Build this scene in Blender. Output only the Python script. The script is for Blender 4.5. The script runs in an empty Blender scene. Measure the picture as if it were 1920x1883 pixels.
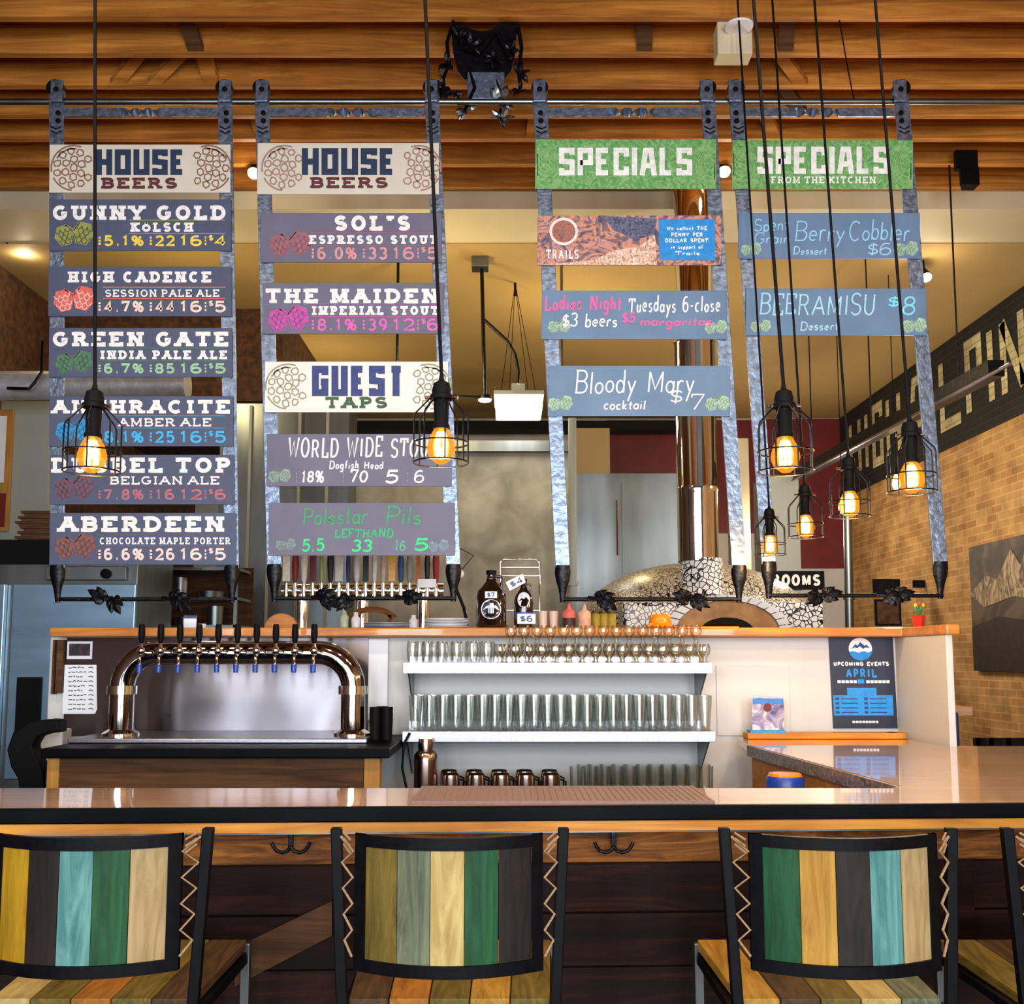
import bpy, bmesh, math, random
from mathutils import Vector, Matrix
random.seed(7)
S = bpy.context.scene
C = S.collection
# ------------------------------------------------------------------ camera, world, lights, exposure
F = 2000.0; PX, PY = 950.0, 1025.0; TP = 0.1051; EYE = 1.48
P = math.atan(TP); SP, CP = math.sin(P), math.cos(P)
cam_d = bpy.data.cameras.new('camera'); cam = bpy.data.objects.new('camera', cam_d); C.objects.link(cam)
cam.location = (0, 0, EYE); cam.rotation_euler = (math.pi/2 + P, 0, 0)
cam_d.sensor_width = 36; cam_d.lens = F/1920*36
cam_d.shift_x = (960-PX)/1920; cam_d.shift_y = (PY-941.5)/1920
cam_d.clip_start = 0.05; cam_d.clip_end = 100
S.camera = cam
wd = bpy.data.worlds.new('world'); S.world = wd; wd.use_nodes = True
wd.node_tree.nodes['Background'].inputs[0].default_value = (0.75, 0.87, 1, 1)
wd.node_tree.nodes['Background'].inputs[1].default_value = 1.0
S.view_settings.view_transform = 'Standard'; S.view_settings.look = 'None'
S.view_settings.gamma = 1; S.view_settings.use_curve_mapping = False
S.view_settings.exposure = 0.2
S.cycles.transparent_max_bounces = 40; S.cycles.max_bounces = 8; S.cycles.sample_clamp_indirect = 6
S.cycles.caustics_reflective = False; S.cycles.caustics_refractive = False
def area(name, loc, rot, sx, sy, w, col):
    d = bpy.data.lights.new(name, 'AREA'); d.shape = 'RECTANGLE'; d.size = sx; d.size_y = sy; d.energy = w; d.color = col
    o = bpy.data.objects.new(name, d); C.objects.link(o); o.location = loc; o.rotation_euler = rot; return o
def point(name, loc, w, col, r=0.05):
    d = bpy.data.lights.new(name, 'POINT'); d.energy = w; d.color = col; d.shadow_soft_size = r
    o = bpy.data.objects.new(name, d); C.objects.link(o); o.location = loc; return o
WIN = [(-3.52, -3.28), (-2.62, -2.30), (-1.6, -0.8), (0.0, 1.0), (1.7, 2.8)]         # street windows in the wall behind the camera
for x0, x1 in WIN:
    area('window_daylight', ((x0+x1)/2, -2.36, 1.95), (math.radians(90), 0, 0), x1-x0, 2.3, 150*(x1-x0), (0.88, 0.94, 1.0))
# fill lights added without fixtures in the front room and the kitchen
FILL_FRONT = [(-2.88, 1.9), (-2.49, 1.9), (-0.6, 1.9), (0.6, 1.9), (1.9, 1.9), (2.7, 1.9)]  # leftmost pair placed for the warm streaks in the steel
FILL_KITCHEN = [(-2.6, 8.4, 20), (-0.6, 8.2, 30), (0.6, 9.6, 36), (2.7, 6.9, 75), (2.9, 9.6, 75), (3.2, 12.4, 50), (-2.0, 11.2, 26), (1.0, 12.4, 30)]

# ------------------------------------------------------------------ helpers
def W(px, py, Y):
    a = (px-PX)/F; b = (PY-py)/F
    t = Y/(CP-b*SP)
    return Vector((a*t, Y, EYE + t*(SP+b*CP)))
def pxm(Y): return F/Y
def lin(h):
    h = h.lstrip('#'); r = []
    for i in (0, 2, 4):
        c = int(h[i:i+2], 16)/255
        r.append(c/12.92 if c <= .04045 else ((c+.055)/1.055)**2.4)
    return (*r, 1)
MATS = {}
def nodes(name):
    m = bpy.data.materials.new(name); m.use_nodes = True
    return m, m.node_tree.nodes, m.node_tree.links, m.node_tree.nodes['Principled BSDF']
def mat(name, col, rough=.5, metal=0, var=.12, vscale=9, bump=0, coat=0, spec=.5, stretch=(1,1,1)):
    if name in MATS: return MATS[name]
    m, N, L, b = nodes(name); c = lin(col)
    b.inputs['Roughness'].default_value = rough; b.inputs['Metallic'].default_value = metal
    b.inputs['Coat Weight'].default_value = coat; b.inputs['Specular IOR Level'].default_value = spec
    tc = N.new('ShaderNodeTexCoord'); mp = N.new('ShaderNodeMapping'); mp.inputs['Scale'].default_value = stretch
    nz = N.new('ShaderNodeTexNoise'); nz.inputs['Scale'].default_value = vscale; nz.inputs['Detail'].default_value = 4
    L.new(tc.outputs['Object'], mp.inputs[0]); L.new(mp.outputs[0], nz.inputs['Vector'])
    r = N.new('ShaderNodeValToRGB')
    r.color_ramp.elements[0].position = .3; r.color_ramp.elements[1].position = .7
    r.color_ramp.elements[0].color = tuple(x*(1-var) for x in c[:3])+(1,)
    r.color_ramp.elements[1].color = tuple(min(1, x*(1+var)) for x in c[:3])+(1,)
    L.new(nz.outputs['Fac'], r.inputs[0]); L.new(r.outputs[0], b.inputs['Base Color'])
    if bump:
        bp = N.new('ShaderNodeBump'); bp.inputs['Strength'].default_value = bump; bp.inputs['Distance'].default_value = .01
        L.new(nz.outputs['Fac'], bp.inputs['Height']); L.new(bp.outputs[0], b.inputs['Normal'])
    MATS[name] = m; return m
def wood(name, c1, c2, axis=0, scale=5, rough=.5, c3=None, coat=0, along=.06, dist=1.0, gain=1.0):
    if name in MATS: return MATS[name]
    tone = lambda h: tuple(q*gain for q in lin(h)[:3])+(1,)
    m, N, L, b = nodes(name)
    tc = N.new('ShaderNodeTexCoord'); mp = N.new('ShaderNodeMapping')
    s = [1, 1, 1]; s[axis] = along; mp.inputs['Scale'].default_value = s
    L.new(tc.outputs['Object'], mp.inputs[0])
    n1 = N.new('ShaderNodeTexNoise'); n1.inputs['Scale'].default_value = scale*5; n1.inputs['Detail'].default_value = 6
    n1.inputs['Distortion'].default_value = dist; n1.inputs['Roughness'].default_value = .65
    L.new(mp.outputs[0], n1.inputs['Vector'])
    r = N.new('ShaderNodeValToRGB'); e = r.color_ramp.elements
    e[0].position = .32; e[1].position = .68; e[0].color = tone(c1); e[1].color = tone(c2)
    if c3: k = e.new(.5); k.color = tone(c3)
    L.new(n1.outputs['Fac'], r.inputs[0])
    n2 = N.new('ShaderNodeTexNoise'); n2.inputs['Scale'].default_value = scale*.6
    L.new(tc.outputs['Object'], n2.inputs['Vector'])
    mx = N.new('ShaderNodeMix'); mx.data_type = 'RGBA'; mx.blend_type = 'MULTIPLY'; mx.inputs[0].default_value = .5
    rr = N.new('ShaderNodeValToRGB'); rr.color_ramp.elements[0].position = .3; rr.color_ramp.elements[0].color = (.45,.45,.45,1); rr.color_ramp.elements[1].position = .65
    L.new(n2.outputs['Fac'], rr.inputs[0]); L.new(r.outputs[0], mx.inputs[6]); L.new(rr.outputs[0], mx.inputs[7])
    L.new(mx.outputs[2], b.inputs['Base Color'])
    b.inputs['Roughness'].default_value = rough; b.inputs['Specular IOR Level'].default_value = .2; b.inputs['Coat Weight'].default_value = coat; b.inputs['Coat Roughness'].default_value = .04
    bp = N.new('ShaderNodeBump'); bp.inputs['Strength'].default_value = .15; bp.inputs['Distance'].default_value = .004
    L.new(n1.outputs['Fac'], bp.inputs['Height']); L.new(bp.outputs[0], b.inputs['Normal'])
    MATS[name] = m; return m
def emit(name, col, s):
    if name in MATS: return MATS[name]
    m, N, L, b = nodes(name)
    b.inputs['Base Color'].default_value = lin(col); b.inputs['Emission Color'].default_value = lin(col); b.inputs['Emission Strength'].default_value = s
    MATS[name] = m; return m
def glass(name, tint='#ffffff', edge='#8fa3a0', base=.06, k=.75, rough=.03):
    if name in MATS: return MATS[name]
    m, N, L, b = nodes(name); N.remove(b); out = N['Material Output']
    lw = N.new('ShaderNodeLayerWeight'); lw.inputs[0].default_value = .4
    tr = N.new('ShaderNodeBsdfTransparent'); gl = N.new('ShaderNodeBsdfGlossy'); gl.inputs['Roughness'].default_value = rough
    cm = N.new('ShaderNodeMix'); cm.data_type = 'RGBA'; cm.inputs[6].default_value = lin(tint); cm.inputs[7].default_value = lin(edge)
    pw = N.new('ShaderNodeMath'); pw.operation = 'POWER'; pw.inputs[1].default_value = 2.5; L.new(lw.outputs['Facing'], pw.inputs[0]); L.new(pw.outputs[0], cm.inputs[0]); L.new(cm.outputs[2], tr.inputs[0])
    ma = N.new('ShaderNodeMath'); ma.operation = 'MULTIPLY_ADD'; ma.inputs[1].default_value = k*.5; ma.inputs[2].default_value = base
    L.new(lw.outputs['Fresnel'], ma.inputs[0])
    mx = N.new('ShaderNodeMixShader'); L.new(ma.outputs[0], mx.inputs[0]); L.new(tr.outputs[0], mx.inputs[1]); L.new(gl.outputs[0], mx.inputs[2])
    L.new(mx.outputs[0], out.inputs[0]); MATS[name] = m; return m
def ramp_noise(name, stops, scale=4, dist=1.5, rough=.4, stretch=(1,1,1), kind='noise', detail=4):
    if name in MATS: return MATS[name]
    m, N, L, b = nodes(name)
    tc = N.new('ShaderNodeTexCoord'); mp = N.new('ShaderNodeMapping'); mp.inputs['Scale'].default_value = stretch
    L.new(tc.outputs['Object'], mp.inputs[0])
    n = N.new('ShaderNodeTexNoise'); n.inputs['Scale'].default_value = scale; n.inputs['Distortion'].default_value = dist; n.inputs['Detail'].default_value = detail
    L.new(mp.outputs[0], n.inputs['Vector'])
    r = N.new('ShaderNodeValToRGB'); e = r.color_ramp.elements
    e[0].position = stops[0][0]; e[0].color = lin(stops[0][1]); e[1].position = stops[-1][0]; e[1].color = lin(stops[-1][1])
    for p, c in stops[1:-1]: q = e.new(p); q.color = lin(c)
    L.new(n.outputs['Fac'], r.inputs[0]); L.new(r.outputs[0], b.inputs['Base Color']); b.inputs['Roughness'].default_value = rough
    MATS[name] = m; return m
def brick(name, c1, c2, mortar, axes='YZ', scale=1.0, bump=.4):
    if name in MATS: return MATS[name]
    m, N, L, b = nodes(name)
    tc = N.new('ShaderNodeTexCoord'); sx = N.new('ShaderNodeSeparateXYZ'); cb = N.new('ShaderNodeCombineXYZ')
    L.new(tc.outputs['Object'], sx.inputs[0]); L.new(sx.outputs[axes[0]], cb.inputs[0]); L.new(sx.outputs[axes[1]], cb.inputs[1])
    t = N.new('ShaderNodeTexBrick'); t.inputs['Scale'].default_value = scale
    t.inputs['Brick Width'].default_value = .22; t.inputs['Row Height'].default_value = .075; t.inputs['Mortar Size'].default_value = .007
    t.inputs['Color1'].default_value = lin(c1); t.inputs['Color2'].default_value = lin(c2); t.inputs['Mortar'].default_value = lin(mortar)
    L.new(cb.outputs[0], t.inputs['Vector'])
    n = N.new('ShaderNodeTexNoise'); n.inputs['Scale'].default_value = 3.5; n.inputs['Detail'].default_value = 6; L.new(cb.outputs[0], n.inputs['Vector'])
    rr = N.new('ShaderNodeValToRGB'); rr.color_ramp.elements[0].position = .35; rr.color_ramp.elements[0].color = (.55,.5,.45,1); rr.color_ramp.elements[1].position = .62
    L.new(n.outputs['Fac'], rr.inputs[0])
    mx = N.new('ShaderNodeMix'); mx.data_type = 'RGBA'; mx.blend_type = 'MULTIPLY'; mx.inputs[0].default_value = .8
    L.new(t.outputs['Color'], mx.inputs[6]); L.new(rr.outputs[0], mx.inputs[7]); L.new(mx.outputs[2], b.inputs['Base Color'])
    bp = N.new('ShaderNodeBump'); bp.inputs['Strength'].default_value = bump; bp.inputs['Distance'].default_value = .008; bp.invert = True
    L.new(t.outputs['Fac'], bp.inputs['Height']); L.new(bp.outputs[0], b.inputs['Normal'])
    b.inputs['Roughness'].default_value = .85; MATS[name] = m; return m
def mosaic(name, tile, tile2, grout, scale):
    if name in MATS: return MATS[name]
    m, N, L, b = nodes(name)
    tc = N.new('ShaderNodeTexCoord')
    v = N.new('ShaderNodeTexVoronoi'); v.feature = 'DISTANCE_TO_EDGE'; v.inputs['Scale'].default_value = scale
    v2 = N.new('ShaderNodeTexVoronoi'); v2.inputs['Scale'].default_value = scale
    L.new(tc.outputs['Object'], v.inputs['Vector']); L.new(tc.outputs['Object'], v2.inputs['Vector'])
    r = N.new('ShaderNodeValToRGB'); r.color_ramp.interpolation = 'CONSTANT'; r.color_ramp.elements[0].color = (0,0,0,1); r.color_ramp.elements[1].position = .075; r.color_ramp.elements[1].color = (1,1,1,1)
    L.new(v.outputs['Distance'], r.inputs[0])
    mc = N.new('ShaderNodeMix'); mc.data_type = 'RGBA'; mc.inputs[6].default_value = lin(tile); mc.inputs[7].default_value = lin(tile2)
    L.new(v2.outputs['Color'], mc.inputs[0])
    mx = N.new('ShaderNodeMix'); mx.data_type = 'RGBA'; mx.inputs[6].default_value = lin(grout)
    L.new(r.outputs[0], mx.inputs[0]); L.new(mc.outputs[2], mx.inputs[7]); L.new(mx.outputs[2], b.inputs['Base Color'])
    b.inputs['Roughness'].default_value = .3; MATS[name] = m; return m

class B:
    def __init__(s): s.v = []; s.f = []; s.m = []; s.mi = 0
    def add(s, vs, fs):
        o = len(s.v); s.v += [Vector(q) for q in vs]
        for f in fs: s.f.append([o+i for i in f]); s.m.append(s.mi)
        return s
    def hexa(s, c): return s.add(c, [(0,3,2,1),(4,5,6,7),(0,1,5,4),(1,2,6,5),(2,3,7,6),(3,0,4,7)])
    def boxp(s, x0, x1, y0, y1, z0, z1):
        return s.hexa([(x0,y0,z0),(x1,y0,z0),(x1,y1,z0),(x0,y1,z0),(x0,y0,z1),(x1,y0,z1),(x1,y1,z1),(x0,y1,z1)])
    def box(s, c, d, rot=None):
        c = Vector(c); q = [Vector((a*d[0]/2, b*d[1]/2, e*d[2]/2)) for e in (-1,1) for a, b in ((-1,-1),(1,-1),(1,1),(-1,1))]
        if rot: q = [rot @ k for k in q]
        return s.hexa([c+k for k in q])
    def pbox(s, xl, xr, yt, yb, Y, d):           # front face on plane Y spanning photo-frame extents, depth d behind it
        a = W(xl, yb, Y); b = W(xr, yt, Y); c = W(xr, yb, Y)
        return s.boxp(a.x, (b.x+c.x)/2, Y, Y+d, a.z, b.z)
    def ring(s, p0, ax, r, n):
        ax = ax.normalized(); u = ax.orthogonal().normalized(); w = ax.cross(u)
        return [p0 + r*(math.cos(2*math.pi*i/n)*u + math.sin(2*math.pi*i/n)*w) for i in range(n)]
    def cyl(s, p0, p1, r0, r1=None, n=12):
        p0, p1 = Vector(p0), Vector(p1); r1 = r0 if r1 is None else r1; ax = p1-p0
        a = s.ring(p0, ax, r0, n); b = s.ring(p1, ax, r1, n)
        return s.add(a+b, [tuple(range(n-1,-1,-1)), tuple(range(n, 2*n))]+[(i,(i+1)%n,n+(i+1)%n,n+i) for i in range(n)])
    def tube(s, pts, r, n=8, closed=False, rs=None):
        pts = [Vector(p) for p in pts]; k = len(pts); V = []; up = None
        for i, p in enumerate(pts):
            if closed: t = pts[(i+1)%k]-pts[i-1]
            else: t = pts[min(i+1,k-1)]-pts[max(i-1,0)]
            t.normalize()
            if up is None: up = t.orthogonal().normalized()
            else:
                up = up - t*up.dot(t)
                up = up.normalized() if up.length > 1e-6 else t.orthogonal().normalized()
            w = t.cross(up); rr = rs[i] if rs else r
            V += [p + rr*(math.cos(2*math.pi*j/n)*up + math.sin(2*math.pi*j/n)*w) for j in range(n)]
        fs = []
        for i in range(k if closed else k-1):
            a = i*n; b = ((i+1)%k)*n
            fs += [(a+j, a+(j+1)%n, b+(j+1)%n, b+j) for j in range(n)]
        if not closed: fs += [tuple(range(n-1,-1,-1)), tuple((k-1)*n+j for j in range(n))]
        return s.add(V, fs)
    def lathe(s, prof, c=(0,0,0), n=16, axis='Z'):
        c = Vector(c); V = []; k = len(prof)
        for r, z in prof:
            for j in range(n):
                a = 2*math.pi*j/n; q = Vector((r*math.cos(a), r*math.sin(a), z))
                if axis == 'Y': q = Vector((q.x, -q.z, q.y))
                V.append(c+q)
        fs = [(i*n+j, i*n+(j+1)%n, (i+1)*n+(j+1)%n, (i+1)*n+j) for i in range(k-1) for j in range(n)]
        return s.add(V, fs)
    def solid(s, prof, c=(0,0,0), n=16, axis='Z'):
        p = list(prof)
        if p[0][0] > 1e-5: p = [(1e-5, p[0][1])]+p
        if p[-1][0] > 1e-5: p = p+[(1e-5, p[-1][1])]
        return s.lathe(p, c, n, axis)
    def prism(s, pts, d):                       # polygon (3-D points) extruded by vector d
        d = Vector(d); n = len(pts); pts = [Vector(p) for p in pts]
        return s.add(pts+[p+d for p in pts], [tuple(range(n)), tuple(range(2*n-1, n-1, -1))]+[(i, n+i, n+(i+1)%n, (i+1)%n) for i in range(n)])
    def leaf(s, p, d, nrm, L, w):
        p = Vector(p); d = Vector(d).normalized(); nrm = Vector(nrm).normalized(); sd = d.cross(nrm).normalized(); nrm = sd.cross(d)
        V = []; K = 5
        prof = [.15, .8, 1, .7, .05]
        for i in range(K):
            c = p + d*L*i/(K-1) + nrm*(.12*L*math.sin(i/(K-1)*3.1)); q = w*prof[i]/2
            V += [c-sd*q, c+nrm*.18*w, c+sd*q, c-nrm*.08*w]
        fs = []
        for i in range(K-1):
            a = 4*i; fs += [(a+j, a+(j+1)%4, a+4+(j+1)%4, a+4+j) for j in range(4)]
        fs += [(3,2,1,0), (16,17,18,19)]
        return s.add(V, fs)
    def sphere(s, c, r, n=10, sz=1):
        return s.solid([(r*math.sin(math.pi*i/n), -r*sz*math.cos(math.pi*i/n)) for i in range(n+1)], c, n+2)
ORG = {}
def obj(name, b, mats, parent=None, bev=0, smooth=None, origin=None, rot=None):
    if not isinstance(mats, (list, tuple)): mats = [mats]
    vs = b.v
    if parent is not None: par = ORG[parent.name]
    else: par = Vector((0,0,0))
    if origin is not None: og = Vector(origin)
    elif parent is not None: og = par
    else:
        mn = [min(v[i] for v in vs) for i in range(3)]; mxx = [max(v[i] for v in vs) for i in range(3)]
        og = Vector(((mn[0]+mxx[0])/2, (mn[1]+mxx[1])/2, mn[2]))
    me = bpy.data.meshes.new(name); me.from_pydata([v-og for v in vs], [], b.f)
    for m in mats: me.materials.append(m)
    for p, mi in zip(me.polygons, b.m): p.material_index = mi
    bm = bmesh.new(); bm.from_mesh(me); bmesh.ops.recalc_face_normals(bm, faces=bm.faces); bm.to_mesh(me); bm.free()
    if m is M['plate']:
        uv = me.uv_layers.new(name='grain')
        for lp in me.loops: q = me.vertices[lp.vertex_index].co; uv.data[lp.index].uv = (q.z, q.x)
    if smooth is not None:
        for p in me.polygons: p.use_smooth = True
        me.set_sharp_from_angle(angle=math.radians(smooth))
    o = bpy.data.objects.new(name, me); C.objects.link(o)
    if parent is not None: o.parent = parent
    o.location = og-par; ORG[o.name] = og
    if bev:
        md = o.modifiers.new('bevel', 'BEVEL'); md.width = bev; md.segments = 2; md.limit_method = 'ANGLE'
    return o
def tag(o, label, cat, group=None):
    o['label'] = label; o['category'] = cat
    if group: o['group'] = group
    return o
def thing(name, label, cat, loc, group=None):
    o = bpy.data.objects.new(name, None); C.objects.link(o); o.location = loc; o.empty_display_size = .05
    ORG[o.name] = Vector(loc); return tag(o, label, cat, group)
def struct(o, label=None):
    o['kind'] = 'structure'
    if label: o['label'] = label
    return o
def copy_tree(o, loc=None, parent=None, label=None, group=None, rz=None, scale=None):
    c = o.copy(); C.objects.link(c)
    if parent is not None: c.parent = parent
    if loc is not None: c.location = loc
    if rz is not None: c.rotation_euler = (0, 0, rz)
    if scale is not None: c.scale = scale
    if label: c['label'] = label
    if group: c['group'] = group
    for ch in list(o.children): copy_tree(ch, None, c)
    return c
# ------------------------------------------------------------------ stroke lettering
def arc(cx, cy, rx, ry, a0, a1, n=8):
    return [(cx+rx*math.cos(math.radians(a0+(a1-a0)*i/n)), cy+ry*math.sin(math.radians(a0+(a1-a0)*i/n))) for i in range(n+1)]
G = {
'A': (.9, [[(0,0),(.45,1)],[(.45,1),(.9,0)],[(.17,.36),(.73,.36)]]),
'B': (.75, [[(.08,0),(.08,1)],[(0,1),(.42,1)]+arc(.42,.76,.28,.24,90,-90)+[(.08,.52)],[(.42,.52)]+arc(.45,.26,.3,.26,90,-90)+[(0,0)]]),
'C': (.8, [arc(.42,.5,.42,.5,48,312,14)]),
'D': (.82, [[(.08,0),(.08,1)],[(0,1),(.37,1)]+arc(.37,.5,.45,.5,90,-90,10)+[(0,0)]]),
'E': (.72, [[(.08,0),(.08,1)],[(0,1),(.72,1),(.72,.78)],[(.08,.52),(.52,.52)],[(0,0),(.72,0),(.72,.22)]]),
'F': (.68, [[(.08,0),(.08,1)],[(0,1),(.68,1)],[(.08,.52),(.5,.52)]]),
'G': (.85, [arc(.42,.5,.42,.5,48,330,14)+[(.8,.44),(.5,.44)]]),
'H': (.85, [[(.1,0),(.1,1)],[(.75,0),(.75,1)],[(.1,.5),(.75,.5)]]),
'I': (.3, [[(.15,0),(.15,1)]]),
'J': (.6, [[(.5,1),(.5,.3)]+arc(.25,.28,.25,.28,0,-180)]),
'K': (.85, [[(.1,0),(.1,1)],[(.75,1),(.1,.42)],[(.3,.6),(.8,0)]]),
'L': (.68, [[(.1,1),(.1,0)],[(0,0),(.68,0),(.68,.25)]]),
'M': (1.05, [[(.1,0),(.1,1)],[(.1,1),(.52,.15),(.95,1)],[(.95,1),(.95,0)]]),
'N': (.9, [[(.1,0),(.1,1)],[(.1,1),(.8,0)],[(.8,0),(.8,1)]]),
'O': (.85, [arc(.42,.5,.42,.5,90,450,18)]),
'P': (.72, [[(.1,0),(.1,1)],[(0,1),(.42,1)]+arc(.42,.73,.28,.27,90,-90)+[(.1,.46)]]),
'R': (.85, [[(.1,0),(.1,1)],[(0,1),(.42,1)]+arc(.42,.75,.28,.25,90,-90)+[(.1,.5)],[(.42,.5),(.78,0)]]),
'S': (.7, [arc(.35,.75,.33,.25,25,270,10)+arc(.35,.25,.35,.25,90,-155,10)]),
'T': (.8, [[(.4,0),(.4,1)],[(0,.78),(0,1),(.8,1),(.8,.78)]]),
'U': (.85, [[(.1,1),(.1,.35)]+arc(.43,.35,.33,.35,180,360)+[(.76,1)]]),
'V': (.85, [[(0,1),(.42,0),(.85,1)]]),
'W': (1.15, [[(0,1),(.28,0),(.57,.8),(.86,0),(1.15,1)]]),
'X': (.8, [[(0,0),(.8,1)],[(0,1),(.8,0)]]),
'Y': (.85, [[(0,1),(.42,.45),(.85,1)],[(.42,.45),(.42,0)]]),
'Z': (.75, [[(0,1),(.75,1),(0,0),(.75,0)]]),
'0': (.65, [arc(.32,.5,.32,.5,90,450,16)]),
'1': (.4, [[(.02,.8),(.2,1),(.2,0)]]),
'2': (.65, [arc(.32,.7,.32,.3,160,-30,9)+[(.0,0),(.65,0),(.65,.15)]]),
'3': (.65, [arc(.3,.75,.3,.25,150,-80,9),arc(.3,.26,.34,.26,85,-150,10)]),
'4': (.7, [[(.52,0),(.52,1),(0,.28),(.7,.28)]]),
'5': (.65, [[(.58,1),(.1,1),(.06,.55)]+arc(.3,.32,.33,.32,115,-150,10)]),
'6': (.68, [arc(.36,.62,.34,.38,60,180,7)+[(.02,.3)],arc(.34,.3,.32,.3,90,450,14)]),
'7': (.65, [[(0,.8),(0,1),(.62,1),(.22,0)]]),
'8': (.65, [arc(.32,.76,.27,.24,90,450,12),arc(.32,.27,.32,.27,90,450,12)]),
'9': (.68, [arc(.34,.7,.32,.3,90,450,14),[(.66,.72),(.6,.3),(.3,0)]]),
'%': (.95, [arc(.2,.74,.19,.25,90,450,10),arc(.74,.26,.19,.25,90,450,10),[(.78,1),(.18,0)]]),
'$': (.6, [arc(.3,.7,.27,.2,25,270,9)+arc(.3,.3,.29,.2,90,-155,9),[(.3,-.05),(.3,1.05)]]),
'.': (.18, [[(.03,.05),(.15,.05)]]), ':': (.18, [[(.03,.2),(.15,.2)],[(.03,.75),(.15,.75)]]),
"'": (.2, [[(.12,1),(.06,.7)]]), '-': (.4, [[(.02,.4),(.38,.4)]]), '|': (.16, [[(.08,.05),(.08,.3)],[(.08,.42),(.08,.62)],[(.08,.74),(.08,.95)]]),
'a': (.5, [arc(.24,.27,.24,.27,20,340,11),[(.48,.55),(.47,.1),(.55,0)]]),
'b': (.5, [[(.03,1),(.03,0)],arc(.26,.27,.23,.27,170,-170,12)]),
'c': (.45, [arc(.25,.27,.25,.27,50,310,9)]),
'd': (.52, [arc(.24,.27,.24,.27,20,340,11),[(.48,1),(.49,0)]]),
'e': (.5, [[(.03,.28),(.47,.3)]+arc(.25,.28,.23,.27,5,315,10)]),
'f': (.35, [arc(.3,.8,.15,.2,60,180,5)+[(.15,0)],[(0,.5),(.33,.52)]]),
'g': (.5, [arc(.24,.27,.24,.27,20,340,11),[(.48,.55),(.46,-.2)]+arc(.25,-.2,.21,.2,0,-160,6)]),
'h': (.5, [[(.04,1),(.04,0)],[(.04,.3)]+arc(.25,.32,.2,.22,160,0,6)+[(.46,0)]]),
'i': (.16, [[(.08,.52),(.08,0)],[(.07,.75),(.1,.78)]]),
'k': (.48, [[(.04,1),(.04,0)],[(.42,.55),(.06,.24),(.46,0)]]),
'l': (.16, [[(.08,1),(.08,0)]]),
'm': (.78, [[(.04,.52),(.04,0)],[(.04,.3)]+arc(.22,.34,.17,.2,160,0,6)+[(.39,0)],[(.39,.3)]+arc(.57,.34,.17,.2,160,0,6)+[(.74,0)]]),
'n': (.5, [[(.04,.52),(.04,0)],[(.04,.3)]+arc(.25,.32,.2,.22,160,0,6)+[(.46,0)]]),
'o': (.5, [arc(.25,.27,.24,.27,90,450,12)]),
'p': (.5, [[(.04,.55),(.04,-.4)],arc(.26,.27,.23,.27,170,-170,12)]),
'r': (.38, [[(.05,.52),(.05,0)],[(.05,.28)]+arc(.27,.32,.2,.22,150,50,4)]),
's': (.4, [arc(.2,.4,.17,.13,30,270,7)+arc(.2,.14,.18,.14,90,-150,7)]),
't': (.36, [[(.16,.9),(.16,.1),(.3,0)],[(0,.56),(.34,.58)]]),
'u': (.5, [[(.04,.54),(.05,.2)]+arc(.24,.2,.2,.2,180,340,6),[(.46,.54),(.48,0)]]),
'w': (.66, [[(.02,.54),(.16,0),(.32,.45),(.48,0),(.64,.54)]]),
'y': (.5, [[(.03,.55),(.25,.08)],[(.5,.55),(.1,-.4)]]),
'Ö': (.85, [arc(.42,.38,.42,.38,90,450,18), [(.2,.95),(.3,.95)], [(.56,.95),(.66,.95)]]),
' ': (.42, []),
}
BK = {  # square block capitals
'H': (.72, [[(0,0),(0,1)],[(.72,0),(.72,1)],[(0,.5),(.72,.5)]]), 'O': (.72, [[(0,0),(0,1),(.72,1),(.72,0),(0,0)]]),
'U': (.72, [[(0,1),(0,0),(.72,0),(.72,1)]]), 'S': (.68, [[(.68,.8),(.68,1),(0,1),(0,.52),(.68,.48),(.68,0),(0,0),(0,.2)]]),
'E': (.62, [[(.62,1),(0,1),(0,0),(.62,0)],[(0,.5),(.5,.5)]]), 'G': (.72, [[(.72,.75),(.72,1),(0,1),(0,0),(.72,0),(.72,.46),(.4,.46)]]),
'T': (.72, [[(0,1),(.72,1)],[(.36,0),(.36,1)]]), 'P': (.66, [[(0,0),(0,1),(.66,1),(.66,.45),(0,.45)]]),
'C': (.66, [[(.66,.72),(.66,1),(0,1),(0,0),(.66,0),(.66,.28)]]), 'I': (.001, [[(0,0),(0,1)]]),
'A': (.74, [[(0,0),(.2,1),(.54,1),(.74,0)],[(.1,.32),(.64,.32)]]), 'L': (.58, [[(0,1),(0,0),(.58,0)]]),
'N': (.76, [[(0,0),(0,1)],[(0,1),(.76,0)],[(.76,0),(.76,1)]]), 'M': (.95, [[(0,0),(0,1),(.47,.3),(.95,1),(.95,0)]]),
'R': (.68, [[(0,0),(0,1),(.68,1),(.68,.5),(0,.5)],[(.25,.5),(.68,0)]]), ' ': (.5, [])}
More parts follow.
